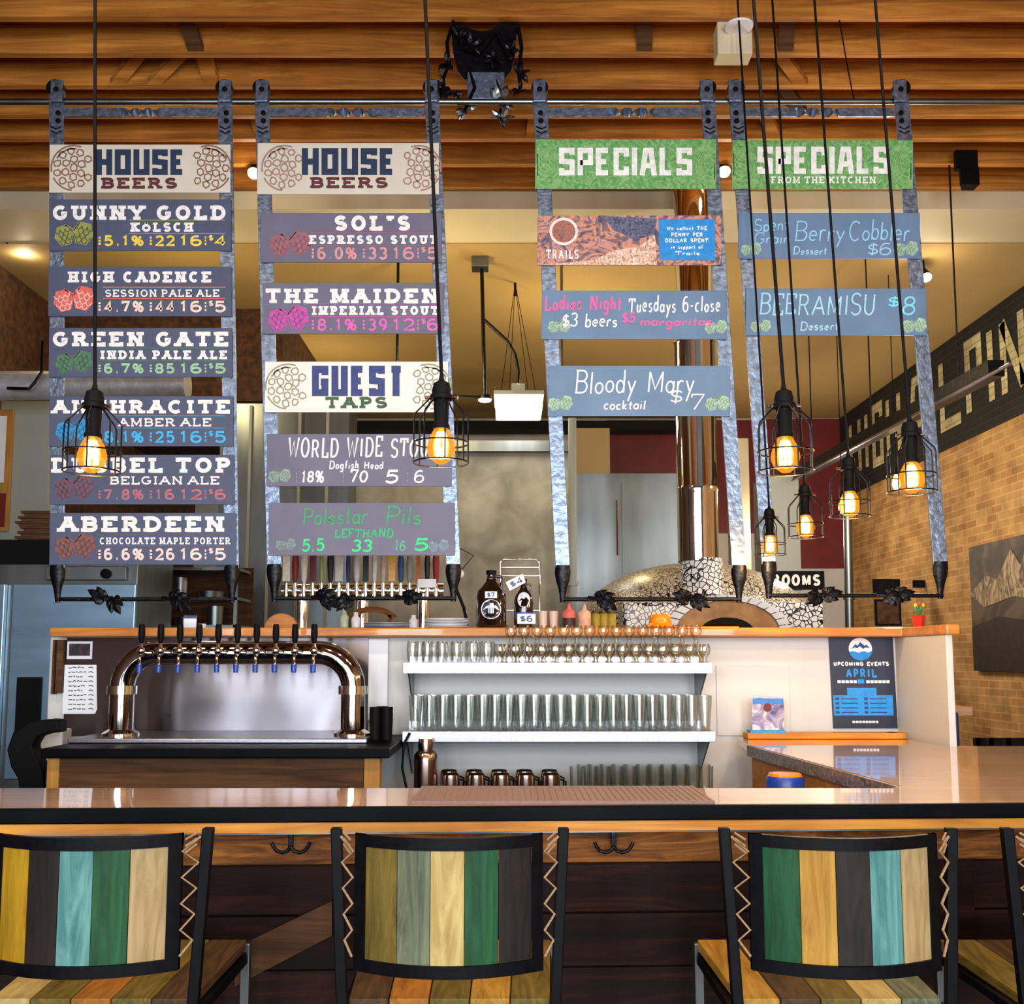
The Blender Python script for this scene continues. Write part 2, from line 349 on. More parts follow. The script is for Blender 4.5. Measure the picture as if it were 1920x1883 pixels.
def ribbon(b, pts, t, mp, closed=False):
    n = len(pts); pts = [Vector((p[0], p[1])) for p in pts]
    if n > 2 and (pts[0]-pts[-1]).length < 1e-4: closed = True; pts = pts[:-1]; n -= 1
    Lf, Rt = [], []
    for i in range(n):
        a = pts[i]-pts[i-1] if (i > 0 or closed) else pts[i+1]-pts[i]
        c = pts[(i+1) % n]-pts[i] if (i < n-1 or closed) else a
        if a.length < 1e-9: a = c
        if c.length < 1e-9: c = a
        a = a.normalized(); c = c.normalized(); na = Vector((-a.y, a.x)); nc = Vector((-c.y, c.x)); m = na+nc
        m = m.normalized() if m.length > .2 else na
        k = min(1.6, 1/max(.3, m.dot(na)))
        Lf.append(pts[i]+m*t/2*k); Rt.append(pts[i]-m*t/2*k)
    vs = [mp(*p) for p in Lf]+[mp(*p) for p in Rt]
    b.add(vs, [(i, (i+1) % n, n+(i+1) % n, n+i) for i in range(n if closed else n-1)])
def disc(b, cx, cy, rx, ry, mp, n=20): b.add([mp(cx+rx*math.cos(2*math.pi*i/n), cy+ry*math.sin(2*math.pi*i/n)) for i in range(n)], [tuple(range(n))])
def rect(b, x0, x1, y0, y1, mp): b.add([mp(x0,y0), mp(x1,y0), mp(x1,y1), mp(x0,y1)], [(0,1,2,3)])
def poly(b, pts, mp): b.add([mp(*p) for p in pts], [tuple(range(len(pts)))])
def write(b, s, x0, x1, y0, y1, mp, style='slab', t=None, nrm=(0, -1, 0)):
    """letters of s fill the box x0..x1, y0 (top)..y1 (bottom) of the sheet mp maps to the world"""
    D = BK if style == 'block' else G; H = y1-y0
    if t is None: t = {'slab': .265 if H > 16 else .19, 'block': .23, 'hand': .1, 'plain': .15}[style]*H
    space = {'slab': t*1.0, 'block': .1*H, 'hand': .06*H, 'plain': .12*H}[style]
    wd_ = lambda c: (.04 if style == 'slab' and c == ' ' else D[c][0])
    tot = sum(wd_(c) for c in s); sc = (x1-x0-t-(len(s)-1)*(t+space))/tot; x = 0; nrm = Vector(nrm)
    for c in s:
        st = D[c][1]; w = wd_(c); li = 0; jy = random.uniform(-.05, .05) if style == 'hand' else 0; js = random.uniform(.9, 1.1) if style == 'hand' else 1
        for pl in st:
            q = []
            for u, v in pl:
                if style == 'hand': u += .12*(v-.4); v = (v*js+jy)
                q.append((x0+t/2+x+u*sc, y1-t/2-v*(H-t)))
            if style == 'block' and (Vector(q[0])-Vector(q[-1])).length > 1e-3:
                for e, o in ((0, 1), (-1, -2)):
                    d = Vector(q[e])-Vector(q[o]); d = d.normalized()*t/2
                    if abs(d.x) < abs(d.y) and not .01 < pl[e][1] < .99: q[e] = (q[e][0]+d.x, min(max(q[e][1]+d.y, y0), y1))
            li += 1; mk = lambda a, e, o=nrm*(.00009*li): mp(a, e)+o
            ribbon(b, q, t, mk)
            if style == 'slab':
                for e, o in ((0, 1), (-1, -2)):
                    if c in 'CGSOÖ0123456789%$.|:' : continue
                    dx, dy = q[e][0]-q[o][0], q[e][1]-q[o][1]
                    if abs(dy) > abs(dx)*.6 and (abs(pl[e][1]) < .01 or abs(pl[e][1]-1) < .01):
                        li += 1; rect(b, q[e][0]-t*.95, q[e][0]+t*.95, q[e][1]-t*.42, q[e][1]+t*.42, lambda a, e_, o=nrm*(.00009*li): mp(a, e_)+o)
        x += w*sc+t+space
def sheet(Y): return lambda x, y: W(x, y, Y)
def hops(b, b2, x, y, r, mp):
    """two hop cones drawn side by side: filled bodies in b, petal lines in b2"""
    for cx, cy, k, tilt in ((x-r*.95, y+r*.1, 1, -.25), (x+r*.95, y-r*.12, 1.1, .25)):
        pts = []
        for i in range(18):
            a = 2*math.pi*i/18; rr = r*k*(1+.08*math.cos(6*a)); u, v = rr*.9*math.cos(a), rr*1.05*math.sin(a)
            pts.append((cx+u*math.cos(tilt)-v*math.sin(tilt), cy+u*math.sin(tilt)+v*math.cos(tilt)))
        poly(b, pts, mp)
        for row in range(4):
            for q in range(-1-(row % 2), 2):
                u = (q+(.5 if row % 2 else 0))*.5; v = -.62+row*.4; hw = .24
                if abs(u) > .72*math.sqrt(max(.1, 1-v*v)): continue
                pp = [(u+hw*math.cos(a), v+.34*math.sin(a)) for a in [math.pi*j/5 for j in range(6)]]
                ribbon(b2, [(cx+r*k*(a*math.cos(tilt)-e*math.sin(tilt)), cy+r*k*(a*math.sin(tilt)+e*math.cos(tilt))) for a, e in pp], r*.09, mp)
    ribbon(b, [(x-r*.9, y-r), (x, y-r*.5), (x+r*.6, y-r*1.2)], r*.16, mp)
def emblem(b, cx, cy, R, mp, flip):
    """round line drawing of a hop cone"""
    f = -1 if flip else 1
    for a0, a1, rr in ((70, 190, 1), (205, 265, 1), (80, 150, .86)):
        ribbon(b, [(cx+f*rr*R*math.cos(math.radians(a)), cy-rr*R*math.sin(math.radians(a))) for a in range(a0, a1+1, 10)], R*.07, mp)
    rnd = random.Random(int(cx))
    for ring_r, k, sz in ((0, 1, .2), (.4, 6, .19), (.76, 11, .18)):
        for i in range(k):
            a = 2*math.pi*i/k+.3*ring_r*5
            x, y = cx+R*ring_r*math.cos(a), cy+R*ring_r*math.sin(a)
            if ring_r > .5 and f*math.cos(a) > .55 and abs(math.sin(a)) < .4: continue
            m = 6; q = [(x+R*sz*rnd.uniform(.7, 1.05)*math.cos(a+2*math.pi*j/m), y+R*sz*rnd.uniform(.7, 1.05)*math.sin(a+2*math.pi*j/m)) for j in range(m)]
            ribbon(b, q+[q[0]], R*.06, mp)

# ------------------------------------------------------------------ materials
M = dict(
 joist=wood('joist_wood', '#844a1a', '#d89040', 0, 3, .6, c3='#b07028'), deck=wood('deck_wood', '#7a4a1c', '#a86a2c', 0, 3, .7),
 cream_paint=mat('cream_paint', '#cfc3a4', .6, var=.04, vscale=2), tan_ceiling=mat('tan_ceiling', '#b4965e', .8, var=.06, vscale=1.5),
 tan_wall=mat('tan_wall', '#a08a66', .8, var=.05, vscale=1), white_wall=mat('white_wall', '#cccccb', .55, var=.03, vscale=3),
 maroon=mat('maroon_paint', '#6e1612', .5, var=.15, vscale=5), darkbrown=ramp_noise('brown_brick_dark', [(.3,'#2c1a0c'),(.55,'#54341a'),(.8,'#6a4a2c')], 14, .5, .8),
 brick=brick('tan_brick', '#c89a5c', '#b07e46', '#c8a874', bump=.6), brickfar=brick('front_brick', '#8a6a4a', '#6a4c34', '#8f8474', axes='XZ'),
 signblack=brick('black_painted_brick', '#0b0c07', '#16160f', '#24241a', bump=.8), signcream=brick('cream_painted_letter', '#d8cfa0', '#c4b98c', '#a89c72', bump=.6),
 floor=wood('floor_wood', '#3c2214', '#6a3c20', 0, 2.5, .45),
 steel=mat('brushed_steel', '#a4a2aa', .26, 1, .1, 50, .05, stretch=(1,1,.02)), plate=mat('wavy_steel', '#8c888e', .07, 1, .12, 3), tower=mat('tower_chrome', '#a8a4a0', .08, 1, .02), steel2=mat('kitchen_steel', '#787e80', .35, 1, .2, 3, stretch=(2,2,.3)),
 bluesteel=mat('cold_steel', '#8fb4d0', .33, .85, .18, 4, stretch=(.3,.3,2)), chrome=mat('chrome', '#e8e6e2', .07, 1, .02),
 concrete=ramp_noise('concrete', [(.3,'#77766a'),(.5,'#98968a'),(.7,'#b0aea2')], 3, .4, .8), greypaint=mat('grey_paint', '#9aa09c', .6, var=.05, vscale=2),
 iron=mat('forged_iron', '#7888a0', .36, .75, .45, 30, .5), black_iron=mat('black_iron', '#15171c', .35, .7, .4, 30, .4), black=mat('black_plastic', '#08080a', .6, var=.2, spec=.12), stool_black=mat('stool_black', '#070709', .5, var=.4, vscale=30, spec=.08),
 ledge=wood('ledge_wood', '#b06a28', '#e09a4c', 0, 4, .35, coat=.3), bar_wood=wood('bar_wood', '#b88a62', '#d4a880', 0, 3, .3, coat=1, along=.04),
 edge_black=mat('black_edge', '#07080b', .45, var=.3, spec=.05), trim_orange=wood('edge_board', '#b8702a', '#e39a3c', 0, 4, .45),
 apron=wood('rough_beam', '#4c2a12', '#b0702e', 0, 4, .7, c3='#7c4a1e', along=.1, dist=2.5), plank=wood('dark_plank', '#120806', '#38190f', 0, 4, .75, c3='#1e0e08', along=.08, dist=1.5),
 barn=wood('barn_board', '#3c2818', '#6c4a2c', 0, 5, .7), post_wood=wood('post_wood', '#9c6a2c', '#c89650', 2, 4, .6),
 slate=mat('slate_board', '#49526e', .55, var=.08, vscale=6), slate2=mat('slate_violet_light', '#686880', .55, var=.1, vscale=5), slate3=mat('slate_blue_light', '#6080a4', .5, var=.1, vscale=5),  # one board colour; violet and blue copies carry tints of the light
 cream_board=mat('cream_board', '#d6d2c4', .5, var=.04), white_board=mat('white_board', '#eceae4', .5, var=.03), green_board=ramp_noise('green_board', [(.35,'#4c9450'),(.5,'#6ca862'),(.65,'#8cbc80')], 18, 3, .5),
 navy=mat('navy_ink', '#1c3050', .5), navy2=mat('blue_ink', '#32407c', .5), oxblood=mat('oxblood_ink', '#5c2028', .5), brown_ink=mat('brown_ink', '#86664c', .5), olive_ink=mat('olive_ink', '#7c7c5c', .5), green_ink=mat('dark_green_ink', '#3c5a3c', .5),
 white_ink=mat('white_ink', '#f4f4f6', .6, var=.02), rope=mat('rope', '#8c7050', .85, var=.25, vscale=200), amber=glass('amber_glass', '#ffc070', '#e07818', .03, .4),
 glass=glass('clear_glass', '#fefffe', '#c4d0ce', .045, .75), gold_glass=glass('warm_glass', '#fffefa', '#dccaa8', .045, .75),
 hot=emit('filament', '#ffe2a0', 60), duct=mat('duct_foil', '#c4c8ce', .4, .35, .15, 12, .6), glowb=emit('bulb_glow', '#ff9a28', 1.6), lampwhite=emit('lamp_white', '#fff8ea', 7), lampwarm=emit('lamp_warm', '#ffe2a8', 9),
 paper=mat('paper', '#e8ecf4', .7, var=.03), ink=mat('print_ink', '#2a2c40', .7), white_plastic=mat('white_plastic', '#e6e8ee', .5, var=.03), blue_plastic=mat('blue_plastic', '#1c3fa0', .35, var=.05),
 red=mat('red_glaze', '#d0281c', .35, var=.08), orange=mat('orange_enamel', '#f09010', .25, var=.05, coat=.5), leafgreen=mat('leaf_green', '#4c7a34', .5, var=.3), brownglass=mat('brown_growler_glass', '#1a100c', .06, 0, .2, coat=1),
 copper=mat('copper_steel', '#a89488', .2, 1, .05), mosaic=mosaic('mosaic_tile', '#e0d8cc', '#b8a890', '#14110f', 34), mosaic_w=mosaic('white_mosaic', '#f4f2f0', '#d8dadc', '#0e0e10', 29),
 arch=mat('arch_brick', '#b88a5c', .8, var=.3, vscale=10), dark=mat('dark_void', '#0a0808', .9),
)

# brushed sheet steel behind the taps: stretched highlights, slow waves in the sheet
m = M['plate']; N, L = m.node_tree.nodes, m.node_tree.links; pb = N['Principled BSDF']
tc = N.new('ShaderNodeTexCoord'); tg_ = N.new('ShaderNodeTangent'); tg_.direction_type = 'UV_MAP'; tg_.uv_map = 'grain'
pb.inputs['Anisotropic'].default_value = .97; pb.inputs['Roughness'].default_value = .27; L.new(tg_.outputs[0], pb.inputs['Tangent'])
n2 = N.new('ShaderNodeTexNoise'); n2.inputs['Scale'].default_value = 3.4; n2.inputs['Detail'].default_value = 0
b2_ = N.new('ShaderNodeBump'); b2_.inputs['Distance'].default_value = .0055
L.new(tc.outputs['Object'], n2.inputs['Vector']); L.new(n2.outputs['Fac'], b2_.inputs['Height']); L.new(b2_.outputs[0], pb.inputs['Normal'])
# varnish on the bar mirrors strongly at a low angle
M['bar_wood'].node_tree.nodes['Principled BSDF'].inputs['Coat IOR'].default_value = 1.8
# ------------------------------------------------------------------ the room
def Yat(py, z):
    b = (PY-py)/F
    return (z-EYE)*(CP-b*SP)/(SP+b*CP)
ZJ = W(950, 30, 5.45).z                              # underside of the joists
YB = Yat(350, ZJ)                                    # last joist, at the kitchen beam
ZB = W(950, 392, YB+.1).z                            # underside of the beam
ZK = ZB-.01; YR = Yat(785, ZK)
XR, XL = W(1574, 785, YR).x, -4.3                               # kitchen ceiling
struct(obj('floor', B().boxp(XL-.2, XR+.2, -2.7, YR+.2, -.1, 0), M['floor']), 'dark plank floor')
struct(obj('ceiling', B().boxp(XL-.2, XR+.2, -2.7, YB+.35, ZJ+.30, ZJ+.38), M['deck']), 'wooden deck over the joists')
struct(obj('ceiling', B().boxp(XL-.2, XR+.2, YB+.75, YR+.2, ZK, ZB+.1), M['tan_ceiling']), 'tan kitchen ceiling')
struct(obj('trim_1', B().boxp(XL, XR, YB+.1, YB+.75, ZB, ZJ+.3), M['cream_paint']), 'cream beam between the joists and the kitchen')
fr = B()
edges = [XL-.2]+[e for w in WIN for e in w]+[XR+.2]
for i in range(0, len(edges), 2): fr.boxp(edges[i], edges[i+1], -2.7, -2.5, 0, ZJ+.4)
for x0, x1 in WIN: fr.boxp(x0, x1, -2.7, -2.5, 0, .8); fr.boxp(x0, x1, -2.7, -2.5, 3.2, ZJ+.4)
struct(obj('wall_front', fr, M['brickfar']), 'brick street wall with windows')
for k, (x0, x1) in enumerate(WIN):
    b = B()
    for a, c in ((x0, x0+.06), (x1-.06, x1), ((x0+x1)/2-.03, (x0+x1)/2+.03)): b.boxp(a, c, -2.66, -2.56, .8, 3.2)
    for z in (.8, 2.2, 3.14): b.boxp(x0, x1, -2.65, -2.57, z, z+.06)
    struct(obj('window_%d' % (k+1), b, M['black']), 'black framed street window')
struct(obj('wall_right', B().boxp(XR, XR+.2, -2.5, YR, 0, ZJ+.4), M['brick']), 'tan brick wall')
struct(obj('wall_left', B().boxp(XL-.2, XL, -2.5, YR, 0, ZJ+.4), M['darkbrown']), 'dark brown brick wall')
struct(obj('wall_back', B().boxp(XL, XR, YR, YR+.2, 0, ZK), M['white_wall']), 'pale rear wall of the kitchen')
# joists: parallel timbers, one object each
ys = [Yat(p, ZJ) for p in (30, 98, 160, 214, 260, 307)]; ys.append(YB)
sp = ys[1]-ys[0]; y = ys[0]-sp
while y > -2.4: ys.append(y); y -= sp
for i, y in enumerate(ys):
    o = obj('ceiling_joist', B().boxp(XL, XR, y, y+.055, ZJ+random.uniform(-.006, .006), ZJ+.31), M['joist'], bev=.004)
    struct(o, 'orange timber ceiling joist')
# bridging between joists: short diagonal boards
def bridge(px, i, dx, flip=0):
    y0, y1 = ys[i]+.055, ys[i+1]
    x = W(px, 100, (y0+y1)/2).x
    za, zb = (ZJ+.03, ZJ+.26) if not flip else (ZJ+.26, ZJ+.025)
    b = B(); w = .045
    b.hexa([(x-w, y0, za-.02), (x+w, y0, za-.02), (x+w+dx, y1, zb-.02), (x-w+dx, y1, zb-.02), (x-w, y0, za+.02), (x+w, y0, za+.02), (x+w+dx, y1, zb+.02), (x-w+dx, y1, zb+.02)])
    struct(obj('ceiling_bridging', b, M['barn'] if i % 2 == 0 else M['joist']), 'short timber bridging between joists')
for px, i, dx, fl in ((335, 0, .05, 1), (372, 1, .04, 1), (1205, 0, .03, 1), (1400, 1, .36, 1), (420, 1, -.46, 1), (330, 1, -.40, 1), (475, 3, .04, 1), (1420, 2, .3, 1), (1470, 0, .05, 1), (1400, 3, .2, 1), (720, 5, .05, 1), (1010, 3, -.04, 1), (1810, 5, .03, 1)): bridge(px, i, dx, fl)
# painted band and its big letters on the right brick wall
def Yx(px, py): return None
def wallY(px, py, X): # depth at which the view ray meets the plane x = X
    a = (px-PX)/F; b = (PY-py)/F; t = X/a
    return t*(CP-b*SP)
XS = XR-.012
y0 = wallY(1572, 780, XS); yt = 7.2
z1 = ZK-.01; z0 = W(1760, 850, wallY(1760, 850, XS)).z
sg = B().boxp(XS, XR+.001, yt, y0, z0, z1)
struct(obj('wall_sign_band', sg, M['signblack'], origin=(XR, 0, 0)), 'black painted band on the brick with tall cream block letters')
lt = B(); zl0 = W(1800, 795, wallY(1800, 795, XS)).z; zl1 = W(1800, 648, wallY(1800, 648, XS)).z
mp = lambda u, v: Vector((XS-.006, u, v))
def letters(b, s, spans, zt, zb, t):
    for c, (pa, pb) in zip(s, spans):
        a, e = wallY(pa, 740, XS), wallY(pb, 740, XS); w, st = BK[c]
        for pl in st:
            q = [(a+(e-a)*((u/w) if w > .01 else .5), zb+v*(zt-zb)) for u, v in pl]
            q = [(min(max(u, e+t/2), a-t/2) if w > .01 else u, min(max(v, zb+t/2), zt-t/2)) for u, v in q]
            ribbon(b, q, t, mp)
letters(lt, 'HIGHALPINE', [(1590, 1612), (1617, 1628), (1633, 1654), (1660, 1688), (1702, 1750), (1762, 1806), (1812, 1845), (1850, 1872), (1880, 1928), (1940, 1990)], zl1, zl0, .12)
struct(obj('wall_sign_lettering', lt, M['signcream'], origin=(XR, 0, 0)), 'tall cream block letters painted on the black band')
# bar back wall with its wooden cap
YL, YW = 5.45, 5.60                                  # cap front, wall face
xl, xr = W(95, 1190, YW).x, 2.062
zc0, zc1 = W(950, 1194, YL).z, W(950, 1177, YL).z
bw = B().boxp(xl, xr, YW, YW+.14, 0, zc0)
bw.boxp(2.03, xr, 4.95, YW, 0, zc0)
struct(obj('wall_bar', bw, M['white_wall'], bev=.004), 'low off-white wall behind the bar')
cap = B(); xe = W(1796, 1185, 4.9).x
xcap = W(92, 1185, YL).x
cap.prism([(xcap, YL, zc0), (2.015, YL, zc0), (2.015, 4.9, zc0), (2.078, 4.9, zc0), (2.078, 5.9, zc0), (xcap, 5.9, zc0)], (0, 0, zc1-zc0))
struct(obj('trim_2', cap, M['ledge'], bev=.008), 'varnished wooden cap on the bar wall')
# framed end of the wall at left
lp = B().pbox(95, 101, 1200, 1302, YW-.06, .05)
struct(obj('trim_3', lp.pbox(103, 117, 1200, 1300, YW-.05, .05), M['barn']), 'wooden end post of the bar wall')
# plain raised panel on the bar wall
struct(obj('trim_9', B().boxp(W(64, 1400, 5.3).x, W(116, 1400, 5.3).x, 5.3, 5.42, 0, W(90, 1368, 5.3).z), M['white_wall'], bev=.01), 'low white wall end left of the tap counter')
struct(obj('trim_4', B().pbox(1345, 1482, 1248, 1380, YW-.008, .008), M['white_wall'], bev=.003), 'plain white hatch panel on the bar wall')

# ------------------------------------------------------------------ kitchen background, large first
def thing_box(name, label, cat, m, ext, Y, d, bev=0, group=None):
    o = obj(name, B().pbox(*ext, Y, d), m, bev=bev); return tag(o, label, cat, group)
def to_floor(b, xl, xr, yt, Y, d):
    a = W(xl, yt, Y); c = W(xr, yt, Y); return b.boxp(a.x, c.x, Y, Y+d, 0, a.z)
struct(obj('wall_kitchen', to_floor(B(), 640, 1066, 838, 9.9, .2), M['concrete']), 'grey concrete partition in the kitchen')
struct(obj('trim_5', B().pbox(838, 1070, 826, 846, 9.8, .32), M['steel2']), 'steel cap along the concrete partition')
struct(obj('wall_panel', to_floor(B(), 415, 655, 757, 9.3, .5), M['steel2']), 'grey metal cooler wall')
for x in (468, 505, 560, 612):
    struct(obj('trim_6', to_floor(B(), x, x+5, 760, 9.27, .03), M['greypaint']), 'joint strip on the cooler wall')
bk = B(); a = W(530, 612, 9.9); bk.boxp(XL, a.x, 9.9, YR, W(500, 752, 9.9).z, ZK-.002)
struct(obj('wall_bulkhead', bk, M['darkbrown']), 'dark brown bulkhead under the kitchen ceiling')
struct(obj('wall_left_panel', to_floor(B(), -60, 96, 752, 8.9, .3), M['greypaint']), 'pale grey wall at far left')
# maroon paint on rear wall
mp2 = B().pbox(1140, 1432, 788, 1000, YR-.02, .02).pbox(1425, 1582, 786, 1066, YR-.021, .02)
struct(obj('trim_7', mp2, M['maroon']), 'maroon painted upper part of the rear wall')
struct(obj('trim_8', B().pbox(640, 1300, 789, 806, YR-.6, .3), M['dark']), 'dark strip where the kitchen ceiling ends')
struct(obj('wall_block', to_floor(B(), 1070, 1143, 803, 12.2, .4), M['tan_wall']), 'tan wall block in the rear of the kitchen')
struct(obj('wall_column', to_floor(B(), 1432, 1497, 893, 11.4, .5), M['greypaint']), 'light grey column beside the maroon wall')
struct(obj('wall_pillar', to_floor(B(), 1374, 1403, 822, 12.6, .4), M['cream_paint']), 'narrow cream pillar behind the oven')
o = obj('steel_cabinet', to_floor(to_floor(B(), 1072, 1284, 888, 9.6, .8), 1076, 1162, 905, 9.58, .02), M['steel2']); tag(o, 'tall stainless steel cabinet left of the oven flue', 'cabinet')
b = B(); to_floor(b, 1166, 1280, 905, 9.58, .02); obj('door', b, M['steel2'], o)
b = B(); p = W(1158, 990, 9.55); b.cyl((p.x, 9.54, p.z-.25), (p.x, 9.54, p.z+.25), .012); obj('handle', b, M['chrome'], o)
def pipe(px, y0, y1, Y, r, name, label, m):
    a, c = W(px, y1, Y), W(px, y0, Y); a.z = a.z if y1 < 1000 else 0; c.z = ZK+.01 if y1 < 1000 else c.z; b = B().cyl((a.x, Y, a.z), (a.x+(c.x-a.x)*1, Y, c.z), r, n=12)
    for k in (.25, .6): q = Vector((a.x, Y, a.z))*(1-k)+Vector((c.x, Y, c.z))*k; b.cyl(q-Vector((0,0,.02)), q+Vector((0,0,.02)), r*1.35, n=12)
    return tag(obj(name, b, m, smooth=40), label, 'pipe')
pipe(1073, 785, 1200, 8.9, .035, 'vertical_pipe', 'grey vertical pipe beside the steel cabinet', M['greypaint'])
pipe(1588, 870, 1200, 11.0, .045, 'vertical_pipe', 'grey vertical conduit where the brick wall begins', M['steel2'])
pipe(1053, 500, 780, 8.4, .012, 'hanging_rod', 'thin pair of rods seen between the special boards', M['steel2'])
# sign fragment by the restrooms
sgn = thing_box('restroom_sign', 'black sign with white block letters below the maroon wall', 'sign', M['black'], (1440, 1546, 1071, 1106), 11.38, .02)
b = B(); write(b, 'ROOMS', 1447, 1538, 1077, 1099, sheet(11.37), 'plain', 5); obj('lettering', b, M['white_ink'], sgn)
# brick-oven with flue
OY = 7.3
def oven():
    c = W(1338, 1172, OY); cz = c.z; t = thing('pizza_oven', 'domed mosaic pizza oven with chrome flue', 'oven', (c.x, OY+.75, 0))
    k = pxm(OY)
    prof = []
    for i in range(11):
        a = math.pi/2*i/10; prof.append((W(1556, 1172, OY).x-c.x if 0 else .86*math.cos(a), .46*math.sin(a)))
    d = B().solid([(.86, -.5)]+[(r, z) for r, z in prof], (c.x, OY+.75, cz+.03), 36)
    obj('dome', d, M['mosaic'], t, smooth=60)
    st = B().lathe([(.83, 0), (.83, cz-.2)], (c.x, OY+.75, 0), 36); st.lathe([(.83, cz-.2), (.9, cz-.2), (.9, cz-.12), (.8, cz-.12)], (c.x, OY+.75, 0), 36)
    obj('base', st, M['greypaint'], t, smooth=40)
    # arch front
    ap = B(); n = 16; ro, ri = .40, .29; ax = W(1352, 1172, OY).x; h0 = W(1352, 1186, OY-.02).z
    def arch(b, r0, r1, hh0, hh1, Y0, Y1, gap=0):
        for i in range(n):
            a0, a1 = math.pi*(i+gap)/n, math.pi*(i+1-gap)/n
            q = [(ax+r*math.cos(a), 0, h0+h*math.sin(a)) for a, r, h in ((a0, r0, hh0), (a1, r0, hh0), (a1, r1, hh1), (a0, r1, hh1))]
            b.hexa([(x, Y0, z) for x, _, z in q]+[(x, Y1, z) for x, _, z in q])
    arch(ap, .345, .42, .208, .245, OY-.23, OY+.4, .08); ob = obj('arch_tiles', ap, M['white_plastic'], t)
    a2 = B(); arch(a2, .18, .34, .095, .205, OY-.2, OY+.4); obj('brick_arch', a2, M['arch'], t)
    a3 = B(); arch(a3, .0, .18, 0, .095, OY-.19, OY-.14); obj('oven_mouth', a3, M['dark'], t)
    sh = B().pbox(1168, 1290, 1128, 1200, OY-.12, .6); sh.pbox(1432, 1546, 1128, 1200, OY-.12, .6); obj('front_wall', sh, M['mosaic_w'], t, bev=.03)
    fx = W(1326, 1105, OY-.1); f0, f1 = W(1326, 1110, OY), W(1326, 1046, OY); fr_ = 40/k
    obj('flue_collar', B().lathe([(fr_+.03, f0.z-.02), (fr_+.01, f0.z+.03), (fr_, f1.z), (fr_*.9, f1.z)], (fx.x, OY+.1, 0), 28), M['mosaic_w'], t, smooth=40)
    rr = fr_*.97
    obj('flue', B().lathe([(rr, f1.z-.02), (rr, W(0, 915, OY).z-.02), (rr*1.05, W(0, 915, OY).z), (rr, W(0, 915, OY).z+.02), (rr, W(0, 640, OY).z), (rr*1.04, W(0, 640, OY).z+.02), (rr*.93, W(0, 640, OY).z+.05), (rr*.93, ZB+.1)], (fx.x-.02, OY+.1, 0), 32), M['chrome'], t, smooth=40)
oven()
# cold cabinet at left
t = thing('refrigerator', 'large stainless refrigerator with flat steel door at far left', 'refrigerator', (W(120, 1300, 6.6).x, 6.9, 0))
zt = W(0, 1012, 6.6).z; zb = .12
xa, xb = W(-70, 1300, 6.6).x, W(250, 1300, 6.6).x
obj('body', B().boxp(xa, xb, 6.6, 7.3, 0.1, zt), M['steel2'], t, bev=.006)
b = B().pbox(6, 248, 1095, 1462, 6.56, .04); obj('door', b, M['bluesteel'], t, bev=.006)
b = B().pbox(-60, 1, 1095, 1462, 6.56, .04); obj('door', b, M['bluesteel'], t, bev=.006)
h = B().pbox(25, 75, 1270, 1402, 6.54, .025); obj('handle_recess', h, M['black'], t, bev=.004)
b = B().pbox(84, 236, 1062, 1088, 6.56, .04); obj('control_panel', b, M['steel2'], t, bev=.004)
p = W(198, 1076, 6.54); obj('dial', B().solid([(.03, 0), (.03, .03), (.015, .035)], (p.x, 6.56, p.z), 16, 'Y'), M['black'], t, smooth=40)
b = B().pbox(-70, 250, 1012, 1058, 6.58, .03); obj('top_panel', b, M['black'], t)
# dark trays stacked on it
zs = zt
for i in range(6):
    xo = W(44+(i % 3)*5, 980, 6.8).x; b = B(); h = .032; x1 = xo+.26
    b.boxp(xo+.015, x1-.015, 6.7, 7.0, zs, zs+h*.5); b.boxp(xo, x1, 6.68, 7.02, zs+h*.5, zs+h)
    lab = 'dark wooden tray in the stack on the refrigerator, ' + ('lowest' if i == 0 else 'topmost' if i == 5 else ['', 'second from the bottom', 'third from the bottom', 'third from the top', 'second from the top'][i])
    tag(obj('tray', b, M['barn']), lab, 'tray', 'trays stacked on the refrigerator'); zs += h
# framed picture at far left
pf = thing_box('picture_frame', 'yellow framed picture on the pale wall at far left', 'picture', M['post_wood'], (-60, 18, 768, 996), 8.85, .04)
obj('picture_print', B().pbox(-55, 9, 780, 905, 8.84, .02), M['paper'], pf); obj('picture_panel', B().pbox(-55, 9, 925, 988, 8.84, .02), M['maroon'], pf)
# insulated duct
p0, p1 = W(-70, 724, 8.2), W(352, 722, 8.2)
d = B().tube([p0, p0*.7+p1*.3, p0*.4+p1*.6, p1], .115, 16); tag(obj('air_duct', d, M['duct'], smooth=50), 'silver insulated air duct running along the left', 'duct')
du = bpy.data.objects['air_duct']; st_ = B().tube([W(14, 728, 7.98), W(54, 729, 7.96), W(66, 716, 7.96), W(78, 698, 8.0), W(80, 640, 8.1)], .012, 8); obj('duct_hanger', st_, M['black_iron'], du)
# ceiling beam of track lights along the right
pa = Vector((3.0, wallY(1868, 690, 3.0), 0)); pa.z = W(1868, 690, pa.y).z
pb = Vector((3.0, wallY(1496, 890, 3.0), 0)); pb.z = W(1496, 890, pb.y).z
tr = thing('lighting_track', 'long dark steel track hung along the right brick wall', 'track', pa)
obj('rail', B().hexa([(pa.x-.05, pa.y, pa.z-.05), (pa.x+.05, pa.y, pa.z-.05), (pb.x+.05, pb.y, pb.z-.05), (pb.x-.05, pb.y, pb.z-.05), (pa.x-.05, pa.y, pa.z+.05), (pa.x+.05, pa.y, pa.z+.05), (pb.x+.05, pb.y, pb.z+.05), (pb.x-.05, pb.y, pb.z+.05)]), M['black_iron'], tr)
obj('conduit', B().tube([pa+Vector((-.06, -.3, -.06)), pb+Vector((-.06, 0, -.06))], .012, 6), M['steel'], tr)
